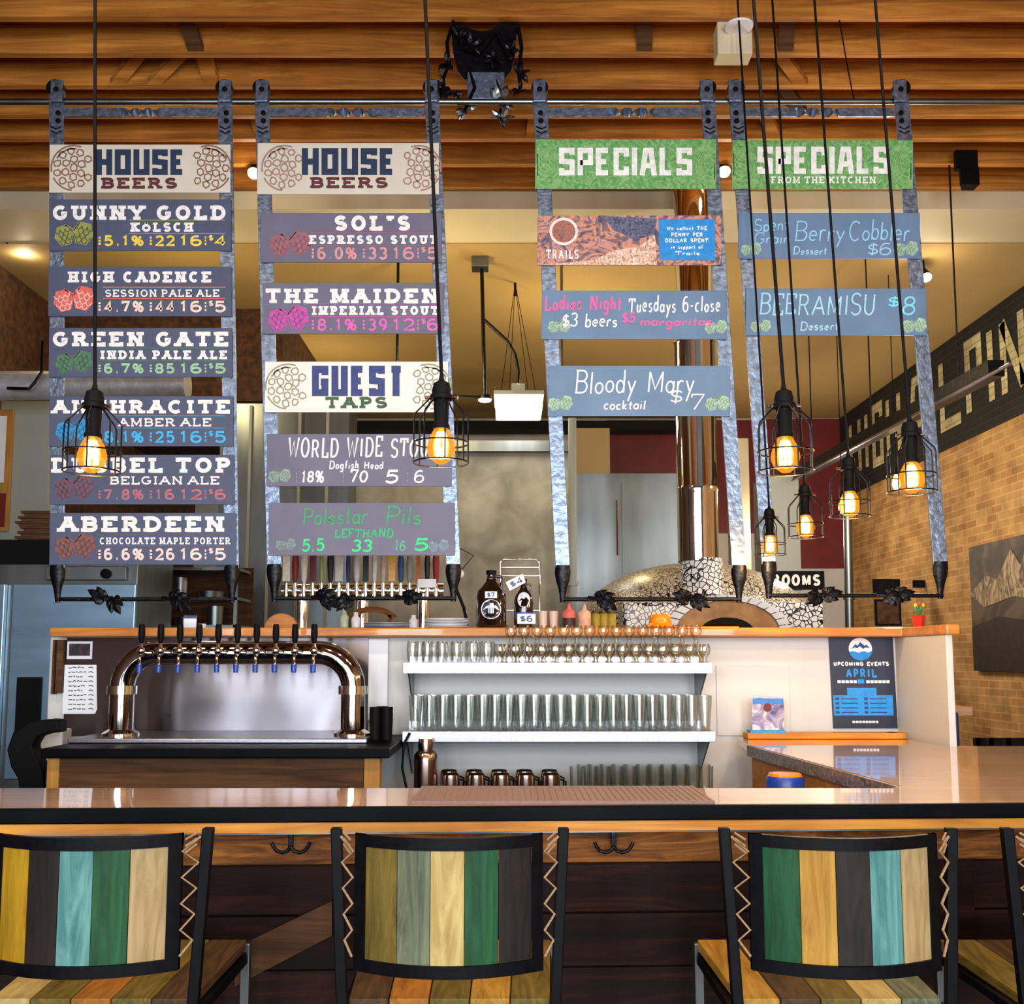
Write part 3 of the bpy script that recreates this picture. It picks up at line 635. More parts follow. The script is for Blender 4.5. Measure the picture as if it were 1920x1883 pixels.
for k in (.12, .5, .88):
    q = pa*(1-k)+pb*k; obj('hanger', B().cyl(q+Vector((0,0,.04)), (q.x, q.y, ZK), .006, n=6), M['black_iron'], tr)
# large framed mountain photograph on the brick
def frame_right():
    ya, yb = wallY(1822, 1150, XR-.05), 7.6; z1 = W(1822, 1027, ya).z; z0 = W(1822, 1258, ya).z
    o = obj('canvas_print', B().boxp(XR-.05, XR, yb, ya, z0, z1), ramp_noise('stormy_print', [(.3, '#1c1410'), (.5, '#3c3028'), (.62, '#5a4a3c'), (.8, '#4a4440')], 2.2, 1.2, .6))
    tag(o, 'large dark mountain photograph on the right brick wall', 'picture')
    b = B(); m2 = lambda u, v: Vector((XR-.055, ya-u*(ya-yb), z0+v*(z1-z0)))
    poly(b, [(.0,.62),(.12,.75),(.2,.7),(.3,.92),(.36,.78),(.42,.97),(.5,.8),(.6,.9),(.7,.74),(1,.8),(1,.55),(.6,.5),(.3,.56),(.1,.5)], m2); obj('mountain_print', b, ramp_noise('rocky_print', [(.35, '#4c3c2e'), (.5, '#8a7458'), (.65, '#b09c80')], 9, 2.5, .6, (1, 1, .5)), o)
    b = B(); poly(b, [(0,0),(0,.35),(.2,.42),(.45,.36),(.7,.44),(1,.38),(1,0)], m2); obj('forest_print', b, ramp_noise('forest_print', [(.3, '#0c0806'), (.6, '#2a1c10')], 12, 1, .6), o)
frame_right()
for ext, lab in (((1638, 1688, 1086, 1118), 'small dark frame hung on the rear brick'), ((1642, 1690, 1124, 1174), 'brown notice panel below the small dark frame'), ((1713, 1758, 1088, 1102), 'flat dark framed board beside the small frames')):
    o = thing_box('wall_frame', lab, 'picture', M['black'], ext, 11.8, .03); obj('picture_print', B().pbox(ext[0]+4, ext[1]-4, ext[2]+4, ext[3]-4, 11.795, .01), M['darkbrown'] if 'brown' in lab else M['black_iron'], o)
# ------------------------------------------------------------------ hanging menu racks
YM = 5.38                                            # front of the menu boards
ZR = W(950, 189, YM+.02).z
rail_len = (XL, XR)
rl = thing('menu_rail', 'long round steel rail the menu racks roll on', 'rail', (0, YM+.03, ZR))
obj('rod', B().cyl((rail_len[0], YM+.03, ZR), (rail_len[1], YM+.03, ZR), .017, n=12), M['steel2'], rl, smooth=40)
def pline(pts, Y): return [W(x, y, Y) for x, y in pts]
INKS = {}
def ink(h):
    if h not in INKS: INKS[h] = mat('ink_'+h, '#'+h, .6, var=.15, vscale=40)
    return INKS[h]
def menu_rack(label, lx, rx, twist, boards, blade_y, leafs):
    """lx/rx: photo columns of the two straps at the top and the bottom"""
    (l0, l1), (r0, r1) = lx, rx; Y = YM+.012
    root = thing('menu_rack', label, 'menu', W((l0+r0)/2, 189, Y), 'rolling menu racks')
    for a, e in ((l0, l1), (r0, r1)):
        s = B(); w = 13.5; top, bot = 152, blade_y-58
        fx = lambda y: a+(e-a)*(y-150)/(blade_y-60-150)
        p = [W(fx(top)-w, top, Y), W(fx(top)+w, top, Y), W(fx(bot)+w, bot, Y), W(fx(bot)-w, bot, Y)]
        s.prism(p, (0, .012, 0))
        st = obj('strap', s, M['iron'], root, bev=.002)
        # spear tip
        k = B(); n = 10; V = []
        prof = [(bot-6, 14), (bot+8, 15), (bot+22, 13), (bot+36, 8.5), (bot+50, 6), (bot+64, 5)]
        for yy, ww in prof:
            c = W(fx(bot), yy, Y); r = ww/pxm(Y)
            V += [c+Vector((r*math.cos(2*math.pi*j/n), .006+.55*r*math.sin(2*math.pi*j/n), 0)) for j in range(n)]
        k.add(V, [(i*n+j, i*n+(j+1)%n, (i+1)*n+(j+1)%n, (i+1)*n+j) for i in range(len(prof)-1) for j in range(n)]+[tuple(range(n)), tuple(range(n*len(prof)-1, n*len(prof)-n-1, -1))])
        obj('spear_tip', k, M['black_iron'], root, smooth=50)
        # roller head: bent strap around a wheel
        hd = B(); c = W(fx(167), 167, Y)
        hd.cyl((c.x, Y-.02, c.z), (c.x, Y+.035, c.z), .045, n=18)
        obj('roller', hd, M['black_iron'], root, smooth=40)
        hp = B(); hp.pbox(fx(158)-12, fx(158)+12, 149, 190, Y-.026, .01); br = obj('roller_bracket', hp, M['iron'], root, bev=.004)
        bl = B()
        for yy, rr in ((167, 5.2), (207, 5), (222, 5)):
            q = W(fx(yy), yy, Y-.03); bl.solid([(rr/pxm(Y), 0), (rr/pxm(Y), .008), (rr*.6/pxm(Y), .013)], (q.x, Y-.001 if yy > 190 else Y-.026, q.z), 10, 'Y')
        obj('bolt', bl, M['black'], root, smooth=40)
        fl = B()
        for yy in (238, 246): q = [W(fx(yy)-10+i*2.5, yy-abs(i-4)*1.2+4, Y-.002) for i in range(9)]; fl.tube(q, .0035, 5)
        obj('hammered_mark', fl, M['black_iron'], root)
    # twisted cross bar
    x0, x1 = l0+12, r0-12; n = 60; V = []; tw = twist
    for i in range(n+1):
        u = i/n; px = x0+(x1-x0)*u; c = W(px, 211, Y+.006); ang = 0
        if tw[0] < u < tw[1]: ang = math.pi*2*(u-tw[0])/(tw[1]-tw[0])*.5*tw[2]
        elif u >= tw[1]: ang = math.pi*tw[2]
        hh, dd = .024, .006
        for sy, sz in ((-1,-1),(1,-1),(1,1),(-1,1)):
            yy, zz = sy*dd, sz*hh; V.append(c+Vector((0, yy*math.cos(ang)-zz*math.sin(ang), yy*math.sin(ang)+zz*math.cos(ang))))
    tb = B().add(V, [(i*4+j, i*4+(j+1)%4, i*4+4+(j+1)%4, i*4+4+j) for i in range(n) for j in range(4)]+[(3,2,1,0), (n*4, n*4+1, n*4+2, n*4+3)])
    obj('twisted_bar', tb, M['iron'], root)
    # lower bar with forged leaves
    zy = blade_y
    bb = B(); q0, q1 = W(l1, zy, Y+.006), W(r1+4, zy, Y+.006); bb.cyl(q0, q1, .011, n=10)
    obj('lower_bar', bb, M['black_iron'], root, smooth=40)
    for px, ang in leafs:
        lf = B(); c = W(px, zy, Y-.01)
        for k, (da, L) in enumerate(((0, .095), (.5, .07), (-.55, .075), (1.0, .05), (-1.05, .05))):
            lf.leaf(c, (math.cos(ang+da), -.25, math.sin(ang+da)), (0, -1, .2), L, .045)
        lf.tube([c+Vector((-.05*math.cos(ang), 0, .006)), c+Vector((0, -.01, 0))], .012, 6)
        obj('forged_leaf', lf, M['black_iron'], root)
    for bd in boards:
        xl, xr, yt, yb = bd['box']; q = B(); Yf = YM
        q.prism([W(xl+1, yt, Yf), W(xr, yt, Yf), W(xr, yb, Yf), W(xl, yb, Yf)], (0, .008, 0))
        o = obj('menu_board', q, M[bd['m']] if isinstance(bd['m'], str) else bd['m'], root, bev=.0015); o['label'] = bd['label']
        mp = sheet(Yf-.0015); grp = {}
        mp2 = sheet(Yf-.0022)
        for s, col, style, x0, x1, y0, y1, *t in bd.get('text', []):
            write(grp.setdefault(col, B()), s, x0, x1, y0, y1, mp2, style, t[0] if t else None)
        for col, bb in grp.items(): obj('lettering', bb, ink(col), o)
        if 'hops' in bd:
            for (x, y, r), c1, c2 in bd['hops']:
                h1, h2 = B(), B(); hops(h1, h2, x, y, r, mp); h2.v = [v+Vector((0, -.0007, 0)) for v in h2.v]
                h = obj('hop_print', h1, ink(c1), o); obj('petal_lines', h2, ink(c2), h)
        if 'emblem' in bd:
            for (x, y, R, fl), c in bd['emblem']: e = B(); emblem(e, x, y, R, mp, fl); obj('hop_emblem', e, ink(c), o)
        if 'extra' in bd: bd['extra'](o, mp, mp2)
    return root
def rule(o, c, x0, x1, y): b = B(); rect(b, x0, x1, y, y+1.6, sheet(YM-.0015)); obj('rule_line', b, ink(c), o)
def beer(box, label, name, nb, sub, sb, nums, ny, col, col2, hy, m='slate', nx=(183, 424)):
    a, b, n, d = nums; x0, x1 = nx; w = x1-x0; k = [x0, x0+.36*w, x0+.40*w, x0+.60*w, x0+.64*w, x0+.80*w, x0+.83*w, x1]
    tx = [(name, 'f4f4f6', 'slab', *nb), (sub, 'f0f0f4', 'slab', *sb)]
    y0, y1 = ny
    tx += [('|'+a, col, 'slab', k[0], k[1], y0, y1, 4.4), ('|'+b, col, 'slab', k[2], k[3], y0, y1, 4.2), (n, col, 'slab', k[4], k[5]+3, y0, y1, 4.2), ('|', col, 'slab', k[5]+6, k[6]+6, y0, y1, 3)]
    tx += [('$', col, 'plain', k[6]+8, k[6]+17, y0-1, y0+11, 2.4), (d[1:], col, 'slab', k[6]+19, x1, y0, y1, 4.2)]
    return dict(box=box, m=m, label=label, text=tx, hops=[((hy[0], hy[1], hy[2]), col2[0], col2[1])],
                extra=lambda o, mp, mp2: (rule(o, col2[0], sb[0]-4, nx[1]-2, sb[2]-5), rule(o, col2[0], sb[0]-4, nx[1]-2, sb[3]+2)))
def header(box, label, big, bb, small, sb, cx, c1, c2, ce, cy, m='cream_board', R=42):
    return dict(box=box, m=m, label=label, text=[(big, c1, 'block', *bb), (small, c2, 'slab', *sb)],
                emblem=[((cx[0], cy, R, False), ce), ((cx[1], cy, R, True), ce)])
L1 = [header((92, 432, 271, 361), 'cream header board reading HOUSE BEERS', 'HOUSE', (180, 347, 280, 328), 'BEERS', (190, 332, 333, 354), (138, 391), '1c3050', '5c2830', '86664c', 315),
 beer((92, 433, 374, 470), 'slate board reading GUNNY GOLD', 'GUNNY GOLD', (99, 423, 385, 413), 'KÖLSCH', (245, 362, 417, 435), ('5.1%', '22', '16', '$4'), (441, 462), 'f4d848', ('8f9650', '4c5634'), (138, 440, 19)),
 beer((90, 434, 500, 593), 'slate board reading HIGH CADENCE', 'HIGH CADENCE', (128, 396, 509, 530), 'SESSION PALE ALE', (197, 411, 543, 557), ('4.7%', '44', '16', '$5'), (564, 586), 'f8d8c8', ('e06860', 'f4c0b8'), (138, 562, 20)),
 beer((91, 435, 615, 707), 'slate board reading GREEN GATE', 'GREEN GATE', (99, 428, 622, 650), 'INDIA PALE ALE', (188, 426, 657, 674), ('6.7%', '85', '16', '$5'), (681, 701), '9cc8a0', ('4c7a5c', '355848'), (138, 680, 18)),
 beer((92, 437, 743, 837), 'slate board reading ANTHRACITE', 'ANTHRACITE', (98, 431, 750, 776), 'AMBER ALE', (222, 396, 784, 800), ('8.1%', '25', '16', '$5'), (808, 831), '38b4ec', ('2490cc', '1c6090'), (138, 808, 18)),
 beer((93, 439, 853, 946), 'slate board reading DUBBEL TOP', 'DUBBEL TOP', (97, 432, 858, 887), 'BELGIAN ALE', (206, 411, 893, 909), ('7.8%', '16', '12', '$6'), (917, 938), 'b06878', ('6c4858', '4c3c50'), (138, 915, 19)),
 beer((92, 442, 962, 1059), 'slate board reading ABERDEEN', 'ABERDEEN', (110, 420, 968, 998), 'CHOCOLATE MAPLE PORTER', (187, 432, 1008, 1021), ('6.6%', '26', '16', '$5'), (1028, 1051), 'f4d8d4', ('80504c', '553c44'), (140, 1026, 20))]
menu_rack('leftmost menu rack listing six house beers on slate boards', (105, 107), (421, 434), (.38, .62, 3), L1, 1124, [(196, 2.6), (212, -1.0), (322, .3), (335, -.7)])
nx2 = (583, 822)
L2 = [header((482, 823, 268, 364), 'cream header board reading HOUSE BEERS', 'HOUSE', (566, 741, 278, 328), 'BEERS', (582, 727, 332, 353), (533, 785), '1c3050', '5c2830', 'a08070', 315),
 beer((488, 828, 399, 492), "violet grey board reading SOL'S", "SOL'S", (627, 769, 404, 433), 'ESPRESSO STOUT', (580, 820, 441, 458), ('6.0%', '33', '16', '$5'), (463, 487), 'd8949c', ('9c6470', '7c5868'), (543, 458, 20), 'slate2', nx2),
 beer((492, 832, 530, 626), 'violet grey board reading THE MAIDEN', 'THE MAIDEN', (498, 822, 541, 569), 'IMPERIAL STOUT', (585, 822, 574, 591), ('8.1%', '39', '12', '$6'), (597, 621), 'd868b8', ('c050a4', '8c4890'), (540, 598, 20), 'slate2', nx2),
 header((496, 840, 678, 773), 'white header board reading GUEST TAPS', 'GUEST', (585, 758, 686, 743), 'TAPS', (610, 726, 744, 766), (540, 803), '32407c', '3c5a3c', '9a9a80', 725, 'white_board'),
 dict(box=(500, 847, 814, 912), m='slate2', label='chalk board reading World Wide Stout', text=[('WORLD WIDE STOUT', 'f4f4f8', 'hand', 540, 822, 820, 858, 3.6), ('Dogfish Head', 'e8e8f0', 'hand', 617, 719, 864, 880, 2.4), ('18%', 'f4f4f8', 'hand', 565, 608, 882, 906, 3.6), ('70', 'f4f4f8', 'hand', 656, 690, 882, 906, 3.6), ('5', 'f4f4f8', 'hand', 722, 748, 880, 907, 4.4), ('6', 'f4f4f8', 'hand', 776, 796, 884, 907, 3.2), ('|', '8088a8', 'plain', 552, 560, 884, 906, 2), ('|', '8088a8', 'plain', 640, 648, 884, 906, 2), ('|', '8088a8', 'plain', 760, 768, 884, 906, 2)], hops=[((524, 893, 11), '8ca498', '6c8480')]),
 dict(box=(503, 853, 943, 1042), m='slate2', label='chalk board reading Polestar Pils', text=[('Polestar', '30a868', 'hand', 567, 690, 950, 984, 3), ('Pils', '30a868', 'hand', 722, 791, 950, 984, 3), ('LEFTHAND', '28b878', 'hand', 627, 738, 990, 1009, 2.8), ('5.5', '30d888', 'hand', 566, 609, 1010, 1035, 4), ('33', '30d888', 'hand', 659, 698, 1010, 1035, 4), ('16', '50b898', 'hand', 740, 761, 1012, 1033, 2.6), ('5', '30d888', 'hand', 776, 804, 1010, 1035, 4.6)], hops=[((535, 1022, 10), '7c9090', '5c7478'), ((822, 1024, 10), '7c90a0', '5c7488')])]
menu_rack('second menu rack listing stouts and guest taps', (490, 514), (808, 850), (.38, .66, 3), L2, 1122, [(655, -2.3), (600, .5), (610, -.6), (760, .2)])
def photo_board(o, mp, mp2):
    b = B(); poly(b, [(1012, 497), (1112, 488), (1150, 470), (1200, 462), (1228, 440), (1232, 497)], mp); obj('rock_print', b, ramp_noise('rock_print', [(.3, '#7a5a4c'), (.5, '#e0b8a0'), (.7, '#f4ece8')], 25, 3, .5), o)
    b = B(); poly(b, [(1130, 405), (1232, 410), (1226, 440), (1190, 450), (1150, 430)], mp); obj('shadow_print', b, ramp_noise('violet_print', [(.35, '#2c3050'), (.6, '#6c7090')], 30, 3, .5), o)
    b = B(); disc(b, 1057, 434, 27, 26, mp2); obj('round_logo', b, ink('f0e8e4'), o)
    b = B(); disc(b, 1057, 434, 22, 21, sheet(YM-.003)); obj('logo_centre', b, ramp_noise('logo_print', [(.35, '#5a5060'), (.5, '#c07048'), (.65, '#706878')], 40, 2, .5), o)
    b = B(); write(b, 'TRAILS', 1024, 1085, 468, 486, mp2, 'plain', 2.4); obj('lettering', b, ink('f4f4f6'), o)
    b = B(); poly(b, [(1235, 411), (1340, 411), (1341, 488), (1237, 488)], mp2); q = obj('blue_panel', b, ink('1c90e0'), o)
    b = B()
    for s, y, x0, x1 in (('We collect THE', 424, 1250, 1326), ('PENNY PER', 436, 1258, 1318), ('DOLLAR SPENT', 447, 1247, 1328), ('in support of', 459, 1258, 1318), ('Trails', 471, 1266, 1312)): write(b, s, x0, x1, y, y+8, sheet(YM-.003), 'plain', 1.7)
    obj('lettering', b, ink('f4f4f6'), q)
def swirl(o, mp, mp2):
    b = B(); xl = 1008 if o['label'].endswith('SPECIALS') else 1376
    for cx in (xl+15, xl+325):
        for k in range(5):
            r = 8+k*5
            ribbon(b, [(max(xl, min(xl+332, cx+r*math.cos(a*.5))), max(264, min(350, 308+k*3-6+1.3*r*math.sin(a*.5)))) for a in range(0, 11)], 1.4, mp)
    obj('scroll_print', b, ink('8cbc74'), o)
HP = ('9cc0a8', '6c9480')
L3 = [dict(box=(1003, 1343, 261, 354), m='green_board', label='green header board reading SPECIALS', text=[('SPECIALS', 'eef2ee', 'block', 1048, 1298, 277, 329, 10)], extra=swirl),
 dict(box=(1007, 1353, 404, 497), m=ramp_noise('autumn_print', [(.3, '#3c4060'), (.45, '#8a6a70'), (.55, '#e09a78'), (.7, '#6c78a0')], 9, 4, .5), label='colourful photo board with round logo and blue notice', extra=photo_board),
 dict(box=(1015, 1363, 545, 636), m='slate3', label='chalk board reading Ladies Night Tuesdays', text=[('Ladies Night', 'f060a8', 'hand', 1020, 1166, 554, 582, 3.6), ('Tuesdays 6-close', 'f4f4f8', 'hand', 1178, 1351, 556, 586, 2.8), ('$3 beers', 'f4f4f8', 'hand', 1054, 1158, 588, 614, 2.8), ('$5', 'f060a8', 'hand', 1166, 1192, 586, 606, 3.2), ('margaritas', 'f060a8', 'hand', 1200, 1336, 594, 612, 3)], hops=[((1048, 612, 11), *HP), ((1342, 614, 11), *HP)]),
 dict(box=(1027, 1369, 686, 780), m='slate3', label='chalk board reading Bloody Mary', text=[('Bloody Mary', 'f4f4f8', 'hand', 1078, 1302, 694, 738, 3), ('cocktail', 'f4f4f8', 'hand', 1132, 1211, 750, 769, 2.6), ('$', 'f4f4f8', 'hand', 1256, 1280, 732, 758, 2.8), ('7', 'f4f4f8', 'hand', 1294, 1320, 735, 768, 2.6)], hops=[((1050, 757, 12), *HP), ((1345, 757, 12), *HP)])]
menu_rack('third menu rack headed by a green specials board', (1011, 1055), (1325, 1386), (.42, .70, 3), L3, 1124, [(1120, .3), (1130, -.7), (1290, 2.8), (1300, -.5)])
L4 = [dict(box=(1372, 1712, 263, 354), m='green_board', label='green header board reading SPECIALS FROM THE KITCHEN', text=[('SPECIALS', 'eef2ee', 'block', 1420, 1667, 275, 326, 10), ('FROM THE KITCHEN', 'eef2ee', 'slab', 1446, 1642, 331, 344)], extra=swirl),
 dict(box=(1384, 1725, 399, 485), m='slate3', label='chalk board reading Berry Cobbler', text=[('Spent', '90ccf4', 'hand', 1414, 1480, 408, 434, 2.4), ('Grain', '90ccf4', 'hand', 1414, 1482, 436, 458, 2.4), ('Berry', '94d0f8', 'hand', 1490, 1584, 414, 452, 2.6), ('Cobbler', '94d0f8', 'hand', 1592, 1706, 414, 452, 2.6), ('Dessert', 'a0d4fa', 'hand', 1487, 1551, 463, 478, 2), ('$6', 'a0d0f4', 'hand', 1626, 1672, 454, 480, 2.6)], hops=[((1408, 468, 10), *HP), ((1698, 467, 12), *HP)]),
 dict(box=(1398, 1737, 541, 629), m='slate3', label='chalk board reading BEERAMISU', text=[('BEERAMISU', 'a4dcf8', 'hand', 1424, 1642, 550, 591, 3), ('$', '80dcff', 'hand', 1664, 1688, 554, 576, 3.4), ('8', '80dcff', 'hand', 1692, 1717, 552, 590, 3.4), ('Dessert', 'a4dcf8', 'hand', 1500, 1573, 603, 620, 2.4)], hops=[((1426, 612, 10), *HP), ((1714, 611, 12), *HP)])]
menu_rack('rightmost menu rack with kitchen specials in chalk', (1378, 1442), (1688, 1764), (.36, .64, 3), L4, 1117, [(1545, .2), (1535, -2.6), (1660, -.3), (1680, .2)])
# ornate bracket that carries the rail
bx = W(908, 110, YM+.12); br = thing('iron_bracket', 'ornate black iron bracket with leaves above the menu rail', 'bracket', (bx.x, YM+.13, ZR))
Yb = YM+.13
pl = []
top = 28
for x, y in ((846, top), (862, top), (868, 34)): pl.append((x, y))
for i in range(0, 13): a = math.pi-math.pi*i/12; pl.append((904+36*math.cos(a), 34+24*math.sin(a)))
pl += [(946, 34), (972, top), (976, 60), (968, 66), (966, 100), (958, 132), (944, 150), (872, 150), (858, 132), (850, 100), (846, 60)]
b = B().prism([W(x, y, Yb) for x, y in pl], (0, .02, 0)); obj('plate', b, M['black_iron'], br, bev=.003)
b = B().pbox(876, 946, 134, 186, Yb-.03, .06); obj('rail_clamp', b, M['iron'], br, bev=.006)
for q in ([(850, 40), (838, 80), (842, 120), (830, 150), (836, 185)], [(972, 50), (978, 90), (972, 130), (976, 165)], [(868, 60), (900, 100), (930, 60), (958, 110)], [(880, 130), (890, 165), (876, 195), (872, 212)], [(930, 150), (944, 190), (936, 215), (944, 236)]):
    pts = [W(x, y, Yb-.02-.01*i) for i, (x, y) in enumerate(q)]; obj('vine', B().tube(pts, .011, 6), M['black_iron'], br)
rnd = random.Random(3)
for x, y, n, sc in ((838, 120, 5, 1), (832, 165, 5, 1), (850, 175, 4, .8), (885, 85, 6, 1), (972, 140, 5, 1), (974, 170, 4, .8), (872, 205, 5, 1), (940, 190, 7, 1.3), (942, 222, 6, 1), (925, 110, 5, .9), (958, 92, 4, .9), (860, 70, 4, .9)):
    b = B(); c = W(x, y, Yb-.04)
    for k in range(n):
        a = rnd.uniform(0, 6.28); b.leaf(c, (math.cos(a), rnd.uniform(-.6, 0), math.sin(a)), (rnd.uniform(-.3, .3), -1, rnd.uniform(-.2, .5)), .07*sc, .034*sc)
    obj('forged_leaf', b, M['steel2'] if y > 180 else M['black_iron'], br)  # paler steel on the lower leaves stands in for highlights
# ------------------------------------------------------------------ front bar
ZT = W(950, 1512, 2.95).z                            # bar top
fl = lambda x: 2.943 + .042*x                        # front edge depth along the bar
bar = thing('bar_counter', 'long glossy wooden bar with black edge and dark plank front', 'bar counter', (0, 3.1, 0))
x0, x1 = -2.9, 3.0
outl = [(x0, fl(x0)), (x1, fl(x1)), (x1, 4.95), (2.0, 4.95), (2.0, 5.47), (1.17, 5.47)]
pe = W(1690, 1474, 3.5); 
yb_ = lambda px, py: (ZT-EYE)*(CP-(PY-py)/F*SP)/(SP+(PY-py)/F*CP)
ya = yb_(1405, 1397); yc = yb_(1690, 1474); yd = yb_(900, 1478)
outl += [(W(1405, 1397, ya).x, ya), (W(1690, 1474, yc).x, yc), (W(1690, 1474, yc).x-.05, yd), (x0, yd)]
b = B().prism([(x, y, ZT-.035) for x, y in outl], (0, 0, .035)); obj('worktop', b, M['bar_wood'], bar)
def along(b, d0, d1, z0, z1, xa=x0, xb=x1):
    return b.hexa([(xa, fl(xa)+d0, z0), (xb, fl(xb)+d0, z0), (xb, fl(xb)+d1, z0), (xa, fl(xa)+d1, z0), (xa, fl(xa)+d0, z1), (xb, fl(xb)+d0, z1), (xb, fl(xb)+d1, z1), (xa, fl(xa)+d1, z1)])
obj('black_edge', along(B(), -.012, .012, ZT-.038, ZT+.002), M['edge_black'], bar, bev=.004)
obj('edge_board', along(B(), .006, .05, ZT-.067, ZT-.038), M['trim_orange'], bar)
obj('steel_strip', along(B(), .03, .26, ZT-.075, ZT-.068), M['steel2'], bar)
zb0 = W(1100, 1617, 3.12).z
obj('apron_beam', along(B(), .16, .24, zb0, ZT-.075), M['apron'], bar, bev=.005)
for i in range(7):
    z = zb0-i*.15; lo = max(0.02, z-.146)
    d = .2+random.uniform(-.004, .004)
    obj('front_plank', along(B(), d, .235, lo, z), M['plank'], bar, bev=.003)
obj('foot_plank', along(B(), .03, .2, .14, .19), M['apron'], bar, bev=.004)
# diagonal brace boards under the overhang
b = B(); c = [W(440, 1778, 3.1), W(622, 1690, 3.1), W(622, 1755, 3.1), W(440, 1850, 3.1)]; b.prism(c, (0, .03, 0)); obj('brace_board', b, M['barn'], bar)
# dark granite side and cupboard face under the return counter
def between(b, p, q, z0, z1, th):
    b.hexa([(p[0], p[1], z0), (q[0], q[1], z0), (q[0]+th, q[1], z0), (p[0]+th, p[1], z0), (p[0], p[1], z1), (q[0], q[1], z1), (q[0]+th, q[1], z1), (p[0]+th, p[1], z1)]); return b
pA, pC = (W(1405, 1397, ya).x, ya), (W(1690, 1474, yc).x, yc)
obj('stone_edge', between(B(), (pA[0]-.012, pA[1]), (pC[0]-.012, pC[1]), ZT-.05, ZT-.003, .014), ramp_noise('speckled_stone', [(.35, '#4a4038'), (.55, '#8a7668'), (.7, '#a89888')], 60, 1, .3), bar)
obj('return_front', between(B(), (pA[0]+.01, pA[1]), (pC[0]+.01, pC[1]), .05, ZT-.05, .03), M['trim_orange'], bar)
b = B()
for xx in (-2.8, 1.3, 2.9): b.boxp(xx-.05, xx+.05, 3.17, 3.22, 0, ZT-.04)
obj('leg', b, M['plank'], bar)
# rubber mat in front of the glass shelves
b = B(); ma = [W(768, 1504, fl(0)+.02), W(1338, 1504, fl(0)+.02)]
xm0, xm1 = W(772, 1500, 2.99).x, W(1340, 1500, 2.99).x
b.boxp(xm0, xm1, fl(.3)+.03, yd-.02, ZT+.0005, ZT+.009)
for i in range(46):
    xx = xm0+(xm1-xm0)*(i+.5)/46
    b.boxp(xx-.0025, xx+.0025, fl(.3)+.045, yd-.03, ZT+.009, ZT+.0105)
tag(obj('bar_mat', b, mat('mat_rubber', '#745850', .55, var=.15, vscale=90)), 'long ribbed brownish bar mat on the bar top before the glass shelves', 'mat')
# purse hooks screwed under the bar
for px in (545, 1151):
    Yh = fl(0)+.13; t = thing('purse_hook', 'black double purse hook under the bar, ' + ('between the left and middle stools' if px < 900 else 'between the middle and right stools'), 'hook', W(px, 1560, Yh), 'purse hooks')
    b = B().pbox(px-5, px+5, 1556, 1590, Yh, .012); obj('shank', b, M['black_iron'], t, bev=.002)
    for s in (-1, 1):
        pts = [W(px+s*x, y, Yh-.01) for x, y in ((0, 1588), (6, 1596), (16, 1599), (26, 1596), (33, 1587), (36, 1580))]
        obj('prong', B().tube(pts, .005, 8), M['black_iron'], t, smooth=60)

